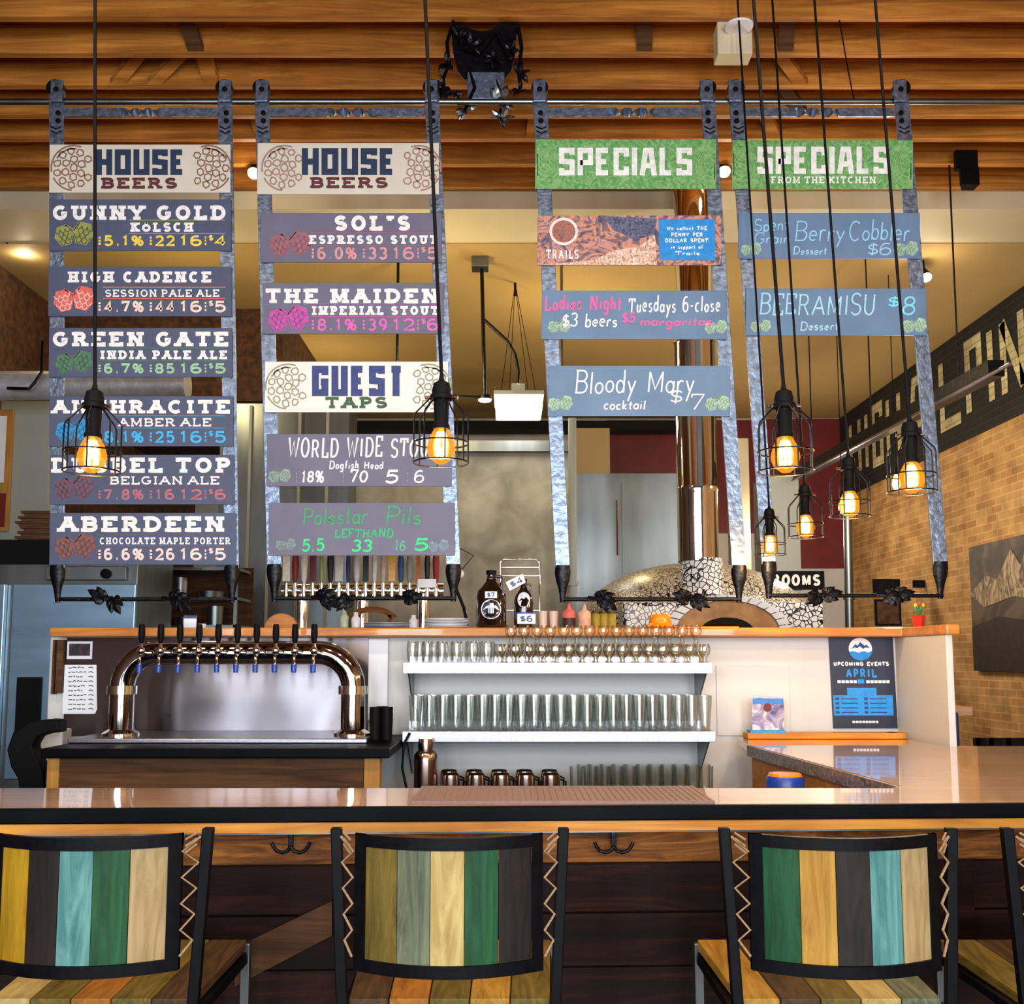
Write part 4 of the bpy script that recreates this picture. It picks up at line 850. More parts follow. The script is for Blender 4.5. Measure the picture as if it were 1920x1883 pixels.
# ------------------------------------------------------------------ bar stools
WC = {'yellow': ('#a87a14', '#d8a828'), 'dark': ('#1c1614', '#302622'), 'teal': ('#3a7c78', '#78b0a8'), 'green': ('#10401f', '#26663a'), 'tan': ('#a88a58', '#d2b682'), 'olive': ('#5c4c1c', '#937a34'), 'sage': ('#4c5440', '#8a9070'), 'pale': ('#b89650', '#e2c880'), 'orange': ('#9c5c1c', '#d08a34'), 'umber': ('#3a2a1a', '#6a4c2c'), 'amber': ('#a8741c', '#dca848')}
def stave(c, ax): return wood('stave_%s_%d' % (c, ax), *WC[c], ax, 6, .6, along=.12, dist=1.8, gain=.62)
YS = 2.42
def stool(cx, label, backs, seats, lean=0):
    t = thing('bar_stool', label, 'bar stool', (cx, YS+.2, 0), 'bar stools with painted wood staves')
    zt = W(800, 1552, YS).z; zs = .715; hw = .252
    def post(s):
        top = Vector((cx+s*hw, YS, zt)); bot = Vector((cx+s*(hw-.022), YS-.01, zs-.02))
        b = B(); w = .012
        b.hexa([bot+Vector((-w,-w,0)), bot+Vector((w,-w,0)), bot+Vector((w,w,0)), bot+Vector((-w,w,0)), top+Vector((-w,-w,0)), top+Vector((w,-w,0)), top+Vector((w,w,0)), top+Vector((-w,w,0))])
        obj('post', b, M['stool_black'], t, bev=.003)
        b = B(); f = Vector((cx+s*.2, YS-.03, 0)); w = .0125
        b.hexa([f+Vector((-w,-w,0)), f+Vector((w,-w,0)), f+Vector((w,w,0)), f+Vector((-w,w,0)), bot+Vector((-w,-w,0)), bot+Vector((w,-w,0)), bot+Vector((w,w,0)), bot+Vector((-w,w,0))])
        o = obj('leg', b, M['steel2'], t, bev=.003); o['label'] = 'bare steel lower leg'
        tf = Vector((cx+s*.235, YS+.45, zs+.03)); ff = Vector((cx+s*.23, YS+.48, 0)); b = B()
        b.hexa([ff+Vector((-w,-w,0)), ff+Vector((w,-w,0)), ff+Vector((w,w,0)), ff+Vector((-w,w,0)), tf+Vector((-w,-w,0)), tf+Vector((w,-w,0)), tf+Vector((w,w,0)), tf+Vector((-w,w,0))])
        o = obj('leg', b, M['steel2'], t, bev=.003); o['label'] = 'bare steel lower leg'
    for s in (-1, 1): post(s)
    # curved backrest
    zb, z1, hb = W(800, 1818, YS-.03).z, W(800, 1562, YS-.03).z, .205
    cv = lambda u: YS-.03-.07*(1-u*u)
    n = 20
    st = B(); fr = B()
    bw = .022
    def panel(b, ua, ub, za, zb_, y_in, y_out, mi):
        b.mi = mi; k = max(2, int((ub-ua)*10))
        for i in range(k):
            a, e = ua+(ub-ua)*i/k, ua+(ub-ua)*(i+1)/k
            A, E = cx+a*hb, cx+e*hb
            b.hexa([(A, cv(a)-y_out, za), (E, cv(e)-y_out, za), (E, cv(e)+y_in, za), (A, cv(a)+y_in, za), (A, cv(a)-y_out, zb_), (E, cv(e)-y_out, zb_), (E, cv(e)+y_in, zb_), (A, cv(a)+y_in, zb_)])
    for i in range(5):
        u0 = -.88+1.76*i/5; panel(st, u0+.004, u0+1.76/5-.004, zb+.012, z1-.006, .012, .0, i)
    obj('backrest', st, [stave(c, 2) for c in backs], t)
    panel(fr, -1, 1, z1-.026, z1, .006, .008, 0); panel(fr, -1, 1, zb, zb+.026, .006, .008, 0); panel(fr, -1, -.88, zb, z1, .006, .008, 0); panel(fr, .88, 1, zb, z1, .006, .008, 0)
    obj('back_frame', fr, M['stool_black'], t)
    for s in (-1, 1):
        pts = []; nz = 9
        for i in range(nz+1):
            f = i/nz; z = z1-.01-(z1-zb-.04)*f
            xp = hw-.012-.02*(zt-z)/(zt-zs)
            x = (hb+.003) if i % 2 else xp
            pts.append((cx+s*x, (cv(1)-.012) if i % 2 else YS-.016, z))
        b = B().tube(pts, .003, 6)
        for i in range(3): b.tube([(cx+s*(hb+.01), YS-.045, z1-.012-.014*i), (cx+s*(hw-.02), YS-.02, z1-.002-.012*i)], .0026, 6)
        obj('rope_lacing', b, M['rope'], t, smooth=60)
    # seat of five staves
    sb = B()
    for i in range(5):
        sb.mi = i; a0, a1 = -1+.4*i+.006, -1+.4*(i+1)-.006
        ya, yb = YS+.012, YS+.44
        sb.hexa([(cx+a0*.222, ya, zs), (cx+a1*.222, ya, zs), (cx+a1*.24, yb, zs+.012), (cx+a0*.24, yb, zs+.012), (cx+a0*.222, ya, zs+.022), (cx+a1*.222, ya, zs+.022), (cx+a1*.24, yb, zs+.04), (cx+a0*.24, yb, zs+.04)])
    obj('seat', sb, [stave(c, 1) for c in seats], t, bev=.003)
    b = B()
    b.boxp(cx-.235, cx+.235, YS-.012, YS+.012, zs-.024, zs-.002); b.boxp(cx-.24, cx+.24, YS+.43, YS+.46, zs-.02, zs+.008)
    for s in (-1, 1): b.boxp(cx+s*.232-.01, cx+s*.232+.01, YS, YS+.45, zs-.02, zs)
    obj('seat_frame', b, M['stool_black'], t)
    b = B()
    for z in (.26,):
        for s in (-1, 1): b.cyl((cx+s*.21, YS-.02, z), (cx+s*.23, YS+.47, z), .009, n=8)
        b.cyl((cx-.23, YS+.47, z), (cx+.23, YS+.47, z), .009, n=8); b.cyl((cx-.21, YS-.02, z), (cx+.21, YS-.02, z), .009, n=8)
    obj('footrest', b, M['steel2'], t, smooth=50)
    return t
sx = lambda px: W(px, 1700, YS-.02).x
stool(sx(166), 'bar stool at left with yellow, black, teal, green and tan staves', ['yellow', 'dark', 'teal', 'green', 'tan'], ['pale', 'olive', 'orange', 'olive', 'umber'])
stool(sx(842), 'middle bar stool with olive, sage, pale, green and dark staves', ['olive', 'sage', 'pale', 'green', 'dark'], ['umber', 'orange', 'olive', 'amber', 'olive'])
stool(sx(1580), 'bar stool at right with green, yellow, black, teal and tan staves', ['green', 'amber', 'dark', 'teal', 'tan'], ['amber', 'umber', 'olive', 'pale', 'sage'])
stool(sx(2118), 'bar stool mostly cut off at the right edge of the photo', ['tan', 'green', 'yellow', 'dark', 'teal'], ['olive', 'umber', 'pale', 'olive', 'orange'])
# ------------------------------------------------------------------ tap station
YC = 4.72
ZC = W(400, 1404, YC).z
t = thing('tap_counter', 'wooden back counter with black top under the draft taps', 'counter', (W(400, 1404, YC).x, 5.1, 0))
xa, xb = W(76, 1404, YC).x, W(730, 1404, YC).x
obj('countertop', B().boxp(xa, xb, YC, YW-.01, ZC-.042, ZC), M['edge_black'], t, bev=.005)
for p, q in ((87, 110), (682, 712)):
    obj('leg', B().boxp(W(p, 1450, YC+.05).x, W(q, 1450, YC+.05).x, YC+.05, YC+.12, 0, ZC-.042), M['post_wood'], t, bev=.004)
for i in range(5):
    obj('front_board', B().boxp(W(110, 1450, YC+.06).x, W(682, 1450, YC+.06).x, YC+.06+.012*(i % 2), YC+.11, max(.03, ZC-.05-.19*(i+1)), ZC-.05-.19*i-.008 if i else ZC-.045), M['barn'], t, bev=.004)
# stainless wall cladding with reflections
YP = YW-.02
cl = tag(obj('steel_backsplash', B().pbox(118, 690, 1196, 1380, YP, .015), M['plate']), 'brushed stainless panel on the wall behind the draft taps', 'panel')
tag(obj('drip_tray', B().boxp(W(126, 1390, 5.0).x, W(688, 1390, 5.0).x, YC+.28, YP-.02, ZC+.001, ZC+.022), M['steel'], bev=.004), 'flat steel drip tray under the draft taps', 'tray')
pn = tag(obj('brushed_plate', B().pbox(258, 640, 1246, 1379, YP-.012, .01), M['plate']), 'satin steel plate between the legs of the draft tower', 'panel')
YTW = 5.22
tw = thing('draft_tower', 'chrome arched draft tower with ten black handled taps', 'beer tower', (W(430, 1390, YTW).x, YTW, ZC+.022))
zbase = ZC+.022; r = .058
xl_, xr_ = W(229, 1300, YTW).x, W(662, 1300, YTW).x; zh = W(400, 1224, YTW).z; R = .17
pts = [(xl_, YTW, zbase), (xl_, YTW, zh-R)]+[(xl_+R-R*math.cos(a), YTW, zh-R+R*math.sin(a)) for a in [math.pi/2*i/10 for i in range(1, 10)]]
pts += [(xl_+R, YTW, zh), (xr_-R, YTW, zh)]+[(xr_-R+R*math.sin(a), YTW, zh-R+R*math.cos(a)) for a in [math.pi/2*i/10 for i in range(1, 10)]]+[(xr_, YTW, zh-R), (xr_, YTW, zbase)]
obj('arched_pipe', B().tube(pts, r, 20), M['tower'], tw, smooth=60)
for x in (xl_, xr_):
    obj('collar', B().lathe([(r, -.02), (r+.012, -.02), (r+.012, .02), (r, .02)], (x, YTW, zh-R-.01), 24), M['chrome'], tw, smooth=40)
    obj('flange', B().lathe([(r, .03), (r+.03, .012), (r+.03, 0)], (x, YTW, zbase), 24), M['chrome'], tw, smooth=40)
for i in range(10):
    px = 267+i*35.9; x = W(px, 1224, YTW-.1).x; yf = YTW-r
    f = B(); f.cyl((x, yf+.02, zh), (x, yf-.055, zh), .014, n=12); f.sphere((x, yf-.06, zh+.008), .02); f.cyl((x, yf-.06, zh+.02), (x, yf-.06, zh+.045), .011, .008, 10)
    fo = obj('faucet', f, M['chrome'], tw, smooth=50)
    obj('spout', B().tube([(x, yf-.05, zh), (x, yf-.075, zh-.02), (x, yf-.078, zh-.06)], .008, 8), M['chrome'], fo, smooth=50)
    obj('blue_cap', B().solid([(.012, -.095), (.014, -.06), (.012, -.056)], (x, yf-.078, zh), 10), M['blue_plastic'], fo, smooth=40)
    obj('tap_handle', B().solid([(.007, .04), (.012, .055), (.017, .085), (.015, .125), (.012, .135)], (x, yf-.06, zh), 12), M['black'], fo, smooth=40)
# price list and snapshot taped to the steel
o = tag(obj('price_list', B().prism([W(x, y, YP-.001) for x, y in ((118, 1247), (181, 1247), (182, 1330), (178, 1339), (117, 1339))], (0, -.0008, 0)), M['paper']), 'handwritten white list taped to the steel left of the taps', 'paper')
b = B(); mp = sheet(YP-.0025); rnd = random.Random(5)
for k in range(10):
    y = 1252+k*8.6; x = 128
    while x < 152+rnd.uniform(0, 12): w = rnd.uniform(3, 8); ribbon(b, [(x, y+rnd.uniform(-1, 1)), (x+w/2, y+rnd.uniform(-1.5, 1.5)), (x+w, y)], 1.6, mp); x += w+1.5
    ribbon(b, [(166, y), (171, y-1), (175, y+1)], 1.6, mp)
obj('handwriting', b, M['ink'], o)
o = tag(obj('snapshot', B().pbox(125, 173, 1203, 1236, YP-.002, .001), M['paper']), 'small dark snapshot pinned above the handwritten list', 'photo')
obj('photo_print', B().pbox(129, 169, 1207, 1230, YP-.003, .0008), ramp_noise('dark_print', [(.4, '#14101a'), (.6, '#4a2c34'), (.75, '#c0a8a0')], 18, 1, .4), o)
# white board beside the tower
tag(obj('cutting_board', B().pbox(689, 727, 1198, 1352, YP-.02, .015), M['white_plastic'], bev=.004), 'white cutting board leaning on the wall right of the draft tower', 'cutting board')
for i, px in enumerate((703, 716, 725)):
    x = W(px, 1400, 5.2+.07*(i%2)).x; yy = 5.2+.07*(i % 2); t = thing('tumbler_stack', 'tall stack of black tumblers by the white cutting board, ' + ['leftmost of three', 'middle of three', 'rightmost of three'][i], 'cups', (x, yy, ZC+.001), 'stacks of black tumblers')
    for k in range(3): 
        obj('cup', B().lathe([(.022, 0), (.027, .1), (.029, .1), (.024, 0)], (x, yy, ZC+.002+k*.028), 16), M['black'], t, smooth=40)
# black curved chair back at far left
t = thing('high_chair', 'black curved chair back showing left of the tap counter', 'chair', (W(70, 1480, 5.0).x, 5.1, 0))
pts = [(110, 1362), (90, 1362), (62, 1368), (42, 1385), (36, 1405), (44, 1430), (56, 1455), (60, 1490), (60, 1560)]
wd_ = [12, 13, 16, 22, 24, 26, 24, 24, 22]; V = []
Yh = 5.0
b = B(); kk = len(pts)
for i, ((x, y), w) in enumerate(zip(pts, wd_)):
    tx, ty = pts[min(i+1, kk-1)][0]-pts[max(i-1, 0)][0], pts[min(i+1, kk-1)][1]-pts[max(i-1, 0)][1]; l = math.hypot(tx, ty); nx_, ny_ = -ty/l, tx/l
    a, e = W(x+nx_*w, y+ny_*w, Yh), W(x-nx_*w, y-ny_*w, Yh); V += [a, e, e+Vector((0, .1, 0)), a+Vector((0, .1, 0))]
b.add(V, [(i*4+j, i*4+(j+1) % 4, i*4+4+(j+1) % 4, i*4+4+j) for i in range(kk-1) for j in range(4)]+[(3, 2, 1, 0), tuple(range(4*kk-4, 4*kk))])
obj('backrest', b, M['black'], t, bev=.008, smooth=50)
c = W(60, 1560, Yh+.05); obj('seat', B().boxp(c.x-.28, c.x+.03, Yh-.1, Yh+.3, .62, .68), M['black'], t, bev=.02)
for dx, dy in ((-.25, -.07), (.0, -.07), (-.25, .27), (.0, .27)): obj('leg', B().cyl((c.x+dx, Yh+dy, 0), (c.x+dx, Yh+dy, .63), .014), M['black_iron'], t)
obj('arm_support', B().cyl((c.x, Yh+.05, .66), (c.x, Yh+.05, c.z+.06), .03), M['black'], t)

# ------------------------------------------------------------------ glass shelves
YF, YBK = 5.22, YW-.004
def shelf(y0, y1, xl, xr, label):
    z1, z0 = W(1000, y0, YF).z, W(1000, y1, YF).z; t = thing('wall_shelf', label, 'shelf', (W((xl+xr)/2, y0, YF).x, YBK, z1), 'steel wall shelves')
    a, e = W(xl, y1, YF).x, W(xr, y1, YF).x
    b = B().boxp(a, e, YF, YBK, z1-.006, z1); obj('shelf_board', b, M['steel'], t)
    obj('front_lip', B().boxp(a, e, YF-.004, YF, z0, z1+.001), M['steel'], t, bev=.002)
    obj('back_lip', B().boxp(a, e, YBK-.004, YBK, z1, z1+.03), M['steel'], t)
    for x in (a+.02, e-.02):
        b = B().prism([(x-.003, YBK, z1-.006), (x-.003, YF+.02, z1-.006), (x-.003, YF+.02, z1-.03), (x-.003, YBK-.06, z1-.22), (x-.003, YBK, z1-.24)], (.006, 0, 0)); obj('bracket', b, M['steel2'], t)
    return z1
Z1 = shelf(1243, 1263, 756, 1336, 'upper steel wall shelf full of small glasses')
Z2 = shelf(1372, 1392, 754, 1342, 'lower steel wall shelf full of tall glasses')
Z3 = W(1000, 1497, YF).z
t = thing('under_counter', 'low steel counter below the glass shelves', 'counter', (W(1050, 1500, 5.3).x, 5.35, 0))
obj('countertop', B().boxp(W(735, 1500, 5.1).x, W(1400, 1500, 5.1).x, 5.08, YBK, Z3-.03, Z3), M['steel2'], t)
obj('cabinet_front', B().boxp(W(740, 1500, 5.1).x, W(1395, 1500, 5.1).x, 5.12, YBK, 0, Z3-.03), M['steel2'], t)
def gl_proto(name, prof, loc, label, group, m='glass', n=14):
    b = B().lathe(prof, loc, n); o = obj(name, b, M[m], origin=loc, smooth=50); return tag(o, label, 'glass', group)
def shell(pr, th=.002):   # outer profile bottom to top, closed foot, thick base
    h0 = pr[0][1]; base = pr[0][0]
    return [(1e-4, h0), (base, h0)]+pr[1:]+[(r-th, z) for r, z in reversed(pr[1:])]+[(max(base-.006, .004), h0+.012), (1e-4, h0+.012)]
def row(n, xa, xb, yd, z, prof, name, label, group, m='glass', jit=.002, first=None):
    ax, bx_ = W(xa, 1300, yd).x, W(xb, 1300, yd).x; o = first
    for i in range(n):
        loc = Vector((ax+(bx_-ax)*(i/(n-1) if n > 1 else 0)+random.uniform(-jit, jit), yd+random.uniform(-jit, jit), z))
        if o is None: o = gl_proto(name, prof, loc, label, group, m)
        else: copy_tree(o, loc, None, label, group)
    return o
TASTER = shell([(.022, 0), (.026, .012), (.030, .05), (.031, .07), (.027, .105)])
BOWL = shell([(.020, 0), (.010, .012), (.010, .02), (.026, .042), (.031, .062), (.025, .092)])
PINT = shell([(.024, 0), (.024, .03), (.026, .06), (.029, .09), (.033, .14), (.034, .17)])
SHORT = shell([(.026, 0), (.034, .02), (.036, .05), (.031, .085), (.034, .135)])
q = row(6, 774, 912, YF+.05, Z1, TASTER, 'tulip_glass', 'clear tulip glass at the left front of the upper shelf', 'tulip glasses, front row')
row(6, 786, 918, YF+.15, Z1, None, 'tulip_glass', 'clear tulip glass in the second row at the left of the upper shelf', 'tulip glasses, second row', first=q)
q = row(16, 938, 1322, YF+.045, Z1, BOWL, 'snifter_glass', 'small stemmed glass in the front row of the upper shelf', 'stemmed glasses, front row')
q2 = row(16, 946, 1316, YF+.125, Z1, BOWL, 'snifter_glass', 'warm tinted small stemmed glass in the second row of the upper shelf', 'stemmed glasses, second row', 'gold_glass')
row(15, 958, 1306, YF+.125, Z1+.094, None, 'snifter_glass', 'warm tinted small glass stacked on the second row of the upper shelf', 'stacked small glasses', first=q2)
row(16, 946, 1312, YF+.21, Z1, None, 'snifter_glass', 'warm tinted small stemmed glass at the back of the upper shelf', 'stemmed glasses, back row', first=q2)
q = row(23, 780, 1322, YF+.05, Z2, PINT, 'pint_glass', 'tall clear beer glass in the front row of the lower shelf', 'tall beer glasses, front row')
row(23, 790, 1318, YF+.13, Z2, None, 'pint_glass', 'tall clear beer glass in the middle row of the lower shelf', 'tall beer glasses, middle row', first=q)
row(23, 786, 1312, YF+.22, Z2, None, 'pint_glass', 'tall clear beer glass in the back row of the lower shelf', 'tall beer glasses, back row', first=q)
TUMB = shell([(.028, 0), (.029, .03), (.031, .1), (.033, .155)])
q = row(11, 1080, 1322, 5.18, Z3, TUMB, 'tumbler_glass', 'clear tumbler in the front row under the lower shelf', 'tumblers, front row')
row(11, 1092, 1318, 5.28, Z3, None, 'tumbler_glass', 'clear tumbler in the second row under the lower shelf', 'tumblers, second row', first=q)
# steel mugs and flask
def mug(x, y, label, first=None):
    if first is None:
        t = thing('steel_mug', label, 'mug', (x, y, Z3), 'upturned steel mugs')
        obj('body', B().solid([(.044, 0), (.043, .1), (.041, .116), (.036, .12)], (x, y, Z3), 20), M['copper'], t, smooth=40)
        h = B().tube([(x+.04, y+.01, Z3+.02), (x+.07, y+.015, Z3+.03), (x+.072, y+.015, Z3+.08), (x+.04, y+.01, Z3+.095)], .005, 8); obj('handle', h, M['black'], t, smooth=60)
        obj('rubber_base', B().solid([(.0395, .116), (.036, .1215), (.03, .123)], (x, y, Z3), 20), M['black'], t, smooth=40)
        return t
    return copy_tree(first, (x, y, Z3), None, label)
f = mug(W(845, 1460, 5.18).x, 5.18, 'steel mug in the front row, nearest the steel flask')
for px, l in ((893, 'second from the steel flask'), (940, 'third from the steel flask'), (986, 'fourth from the steel flask'), (1033, 'nearest the clear tumblers')): mug(W(px, 1460, 5.18).x, 5.18, 'steel mug in the front row, '+l, f)
for px, l in ((856, 'nearest the steel flask'), (903, 'second from the steel flask'), (950, 'third from the steel flask'), (997, 'fourth from the steel flask'), (1044, 'nearest the clear tumblers')): mug(W(px-14, 1460, 5.34).x, 5.34, 'steel mug in the back row, '+l, f)
x = W(798, 1450, 5.16).x; t = thing('steel_flask', 'tall brushed steel flask with narrow cap under the lower shelf', 'flask', (x, 5.16, Z3))
zz = W(0, 1385, 5.16).z-Z3
obj('body', B().solid([(.056, 0), (.057, zz*.66), (.054, zz*.74), (.04, zz*.8)], (x, 5.16, Z3), 24), M['copper'], t, smooth=40)
obj('cap', B().solid([(.036, zz*.8), (.036, zz*.95), (.033, zz)], (x, 5.16, Z3), 20), M['copper'], t, smooth=40)
cb = B().tube([W(768, 1375, 5.2), W(757, 1395, 5.18), W(754, 1440, 5.17), W(762, 1478, 5.16), W(768, 1490, 5.15)], .006, 8); tag(obj('cable', cb, M['black'], smooth=60), 'black cable hanging from the left end of the lower shelf', 'cable')
# ------------------------------------------------------------------ right end of the bar wall
Yq = YW-.012
po = tag(obj('event_poster', B().prism([W(x, y, Yq+.008) for x, y in ((1553, 1193), (1673, 1193), (1683, 1366), (1562, 1366))], (0, -.004, 0)), mat('poster_navy', '#141c38', .45, var=.1)), 'dark blue April events poster on the bar wall', 'poster')
mp = lambda x, y: W(x+(y-1193)*.052, y, Yq+.0025); mq = lambda x, y: W(x+(y-1193)*.052, y, Yq+.0018)
b = B(); disc(b, 1612, 1217, 22, 21, mp, 28); write(b, 'UPCOMING EVENTS', 1560, 1664, 1241, 1249, mp, 'plain', 2)
for xa, xb in ((1566, 1598), (1620, 1660)):
    x = xa
    while x < xb: rect(b, x, x+6, 1276, 1281, mp); x += 7.5
x = 1590
while x < 1636: rect(b, x, x+5, 1352, 1356, mp); x += 6.2
obj('white_print', b, M['white_ink'], po)
b = B(); poly(b, [(1591, 1222), (1598, 1221), (1608, 1224), (1618, 1221), (1626, 1224), (1634, 1220), (1631, 1229), (1624, 1236), (1612, 1239), (1600, 1236), (1593, 1229)], mq)
write(b, 'APRIL', 1582, 1640, 1254, 1271, mq, 'plain', 3.4); rect(b, 1604, 1616, 1274, 1282, mq); rect(b, 1583, 1638, 1290, 1304, mq); rect(b, 1556, 1668, 1304, 1342, mq)
obj('blue_print', b, ink('1c8cdc'), po)
b = B(); me_ = lambda x, y: W(x+(y-1193)*.052, y, Yq+.001)
poly(b, [(1595, 1217), (1603, 1208), (1607, 1211), (1612, 1204), (1620, 1211), (1624, 1209), (1630, 1216), (1622, 1214), (1617, 1217), (1611, 1212), (1606, 1216), (1602, 1214)], me_)
for k in range(4):
    for x in (1560, 1614): rect(b, x, x+7, 1308+k*8.5, 1313+k*8.5, me_); rect(b, x+11, x+42, 1309.5+k*8.5, 1311.5+k*8.5, me_)
obj('dark_print', b, mat('poster_line', '#123a78', .5), po)
# wooden strip at the back of the return counter
a, e = W(1402, 1385, 5.36).x, W(1694, 1385, 5.36).x; zt_ = W(1500, 1375, 5.36).z
b = B().boxp(a, e-.015, 5.36, 5.47, ZT+.001, zt_); b.cyl((e-.015, 5.415, ZT+.001), (e-.015, 5.415, zt_), .055, n=20)
tag(obj('counter_upstand', b, M['trim_orange'], bev=.004), 'rounded wooden upstand at the back of the return counter', 'upstand')
# leaflet holder
hx = W(1439, 1380, 5.4).x; t = thing('leaflet_holder', 'clear blue-footed leaflet holder with mountain leaflets', 'leaflet holder', (hx, 5.42, zt_))
obj('leaflet', B().prism([W(x, y, 5.43) for x, y in ((1409, 1309), (1470, 1309), (1470, 1372), (1411, 1372))], (0, .006, 0)), ramp_noise('leaflet_print', [(.3, '#3c4480'), (.45, '#a090b0'), (.6, '#e0dce8'), (.75, '#b06a50')], 12, 1.5, .5), t)
b = B(); disc(b, 1439, 1327, 8, 8, sheet(5.428)); obj('round_logo', b, ink('702418'), t)
obj('sky_print', B().pbox(1411, 1469, 1310, 1320, 5.428, .001), ink('3c80d0'), t)
h = B().boxp(hx-.09, hx+.085, 5.37, 5.46, zt_+.0005, zt_+.012); obj('foot', h, ink('2c9cd0'), t)
# blue lidded tub below the return counter
tx = W(1472, 1460, 4.15); t = thing('blue_tub', 'blue tub with yellow lid behind the bar by the hatch', 'tub', (tx.x, 4.15, .0))
zt2 = W(0, 1450, 4.15).z
obj('drum', B().solid([(.06, 0), (.066, zt2-.03)], (tx.x, 4.15, 0), 24), M['blue_plastic'], t, smooth=40); obj('rim', B().solid([(.07, zt2-.085), (.072, zt2-.02), (.066, zt2-.01)], (tx.x, 4.15, 0), 24), M['blue_plastic'], t, smooth=40); obj('lid', B().solid([(.064, zt2-.012), (.06, zt2)], (tx.x, 4.15, 0), 24), M['orange'], t, smooth=40)
# dining table and chairs beyond the bar end
t = thing('dining_table', 'wooden dining table glimpsed past the right end of the bar wall', 'table', (3.05, 6.6, 0))
zt3 = W(1800, 1322, 6.6).z
xt = W(1760, 1322, 6.3).x
obj('tabletop', B().boxp(W(1750, 1322, 6.4).x, W(1816, 1322, 6.4).x, 6.35, 7.0, zt3-.05, zt3), M['bar_wood'], t)
obj('leg', B().boxp(W(1780, 1322, 6.5).x-.04, W(1780, 1322, 6.5).x+.04, 6.55, 6.65, 0, zt3-.05), M['black_iron'], t)
t = thing('dining_chair', 'dark blue chair at the table past the end of the bar wall', 'chair', (W(1792, 1400, 6.1).x, 6.15, 0))
cx = W(1791, 1400, 6.1).x; zc = W(0, 1336, 6.1).z
obj('backrest', B().boxp(cx-.15, cx+.03, 6.1, 6.13, zc-.25, zc), ink('1c2c5c'), t, bev=.01); obj('seat', B().boxp(cx-.17, cx+.05, 6.1, 6.45, .44, .48), ink('1c2c5c'), t, bev=.01)
for dx in (-.15, .03):
    for dy in (.02, .32): obj('leg', B().cyl((cx+dx, 6.1+dy, 0), (cx+dx, 6.1+dy, .6), .012), M['black_iron'], t)
for px, l in ((1880, 'black dining chair by the brick wall below the mountain photograph'), (1908, 'black dining chair nearest the right edge of the photo')):
    Yc = 8.0 if px < 1890 else 7.4; cx = W(px, 1385, Yc).x; zc = W(0, 1384, Yc).z; t = thing('dining_chair', l, 'chair', (cx, Yc, 0), 'dining chairs by the brick wall')
    b = B()
    for k in range(4): b.boxp(cx-.2+k*.12, cx-.16+k*.12, Yc, Yc+.03, .45, zc)
    b.boxp(cx-.21, cx+.21, Yc, Yc+.03, zc-.08, zc); obj('backrest', b, M['black_iron'], t, bev=.004)
    obj('seat', B().boxp(cx-.21, cx+.21, Yc, Yc+.4, .43, .47), M['barn'], t, bev=.01)
    for dx in (-.19, .19):
        for dy in (.03, .37): obj('leg', B().cyl((cx+dx, Yc+dy, 0), (cx+dx, Yc+dy, .43), .014), M['black_iron'], t)

# ------------------------------------------------------------------ things on the wall cap
ZL = zc1+.0005; YI = 5.56
def at(px, Y=YI): return W(px, 1175, Y).x
k = pxm(YI)
def growler(px, label, r, h, yd):
    x = at(px, yd); t = thing('growler', label, 'growler', (x, yd, ZL), 'growlers for sale')
    obj('bottle', B().solid([(r*.92, 0), (r, .012), (r, h*.55), (r*.86, h*.66), (r*.38, h*.8), (r*.27, h*.9), (r*.3, h*.93)], (x, yd, ZL), 28), M['brownglass'], t, smooth=50)
    obj('cap', B().solid([(r*.34, h*.93), (r*.34, h), (r*.3, h*1.005)], (x, yd, ZL), 20), M['black'], t, smooth=40)
    obj('handle', B().tube([(x+r*.3, yd, ZL+h*.9), (x+r*.62, yd, ZL+h*.9), (x+r*.72, yd, ZL+h*.84), (x+r*.66, yd, ZL+h*.72), (x+r*.6, yd, ZL+h*.68)], r*.1, 8), M['brownglass'], t, smooth=60)
    return t, x
def on_curve(x, yd, r, kx):       # sheet wrapped round a bottle: u metres sideways, v metres up
    return lambda u, v: Vector((x+r*math.sin(u/r), yd-r*math.cos(u/r), ZL+v))
t, x = growler(921, 'large brown glass growler with white mountain logo and $7 tag', .079, .300, YI)
mp = on_curve(x, YI, .0805, 0); b = B(); disc(b, 0, .095, .056, .050, mp, 24); ob = obj('round_logo', b, M['white_ink'], t)
mp3 = on_curve(x, YI, .0812, 0); b = B(); disc(b, 0, .095, .049, .043, mp3, 24); obj('logo_ground', b, ink('26304c'), ob)
mp3 = on_curve(x, YI, .0818, 0); b = B(); poly(b, [(-.045, .090), (-.022, .114), (-.012, .106), (.006, .128), (.022, .108), (.03, .112), (.045, .090)], mp3); poly(b, [(-.043, .082), (.043, .082), (.034, .072), (-.034, .072)], mp3); obj('mountain_print', b, M['white_ink'], ob)
b = B(); 
for i in range(6): mm = on_curve(x, YI, .081, 0); u0 = -.032+.064*i/6; b.add([mm(u0, .152), mm(u0+.064/6, .152), mm(u0+.064/6, .186), mm(u0, .186)], [(0, 1, 2, 3)])
tg = obj('price_tag', b, M['paper'], t); b = B(); write(b, '$7', -.02, .02, -.181, -.157, lambda u, v: on_curve(x, YI, .0818, 0)(u, -v), 'plain', .005); obj('lettering', b, M['navy2'], tg)
yd2 = 5.66
t, x = growler(982, 'smaller growler in a wire rack with $4 and $6 tags', .052, .262, yd2)
mp = on_curve(x, yd2, .0535, 0); b = B(); disc(b, .0, .15, .036, .04, mp, 20); obj('round_logo', b, ink('d8dce4'), t)
b = B(); poly(b, [(-.03, .142), (-.01, .160), (0, .152), (.012, .166), (.03, .142)], on_curve(x, yd2, .0545, 0)); obj('mountain_print', b, M['black'], t)
b = B(); 
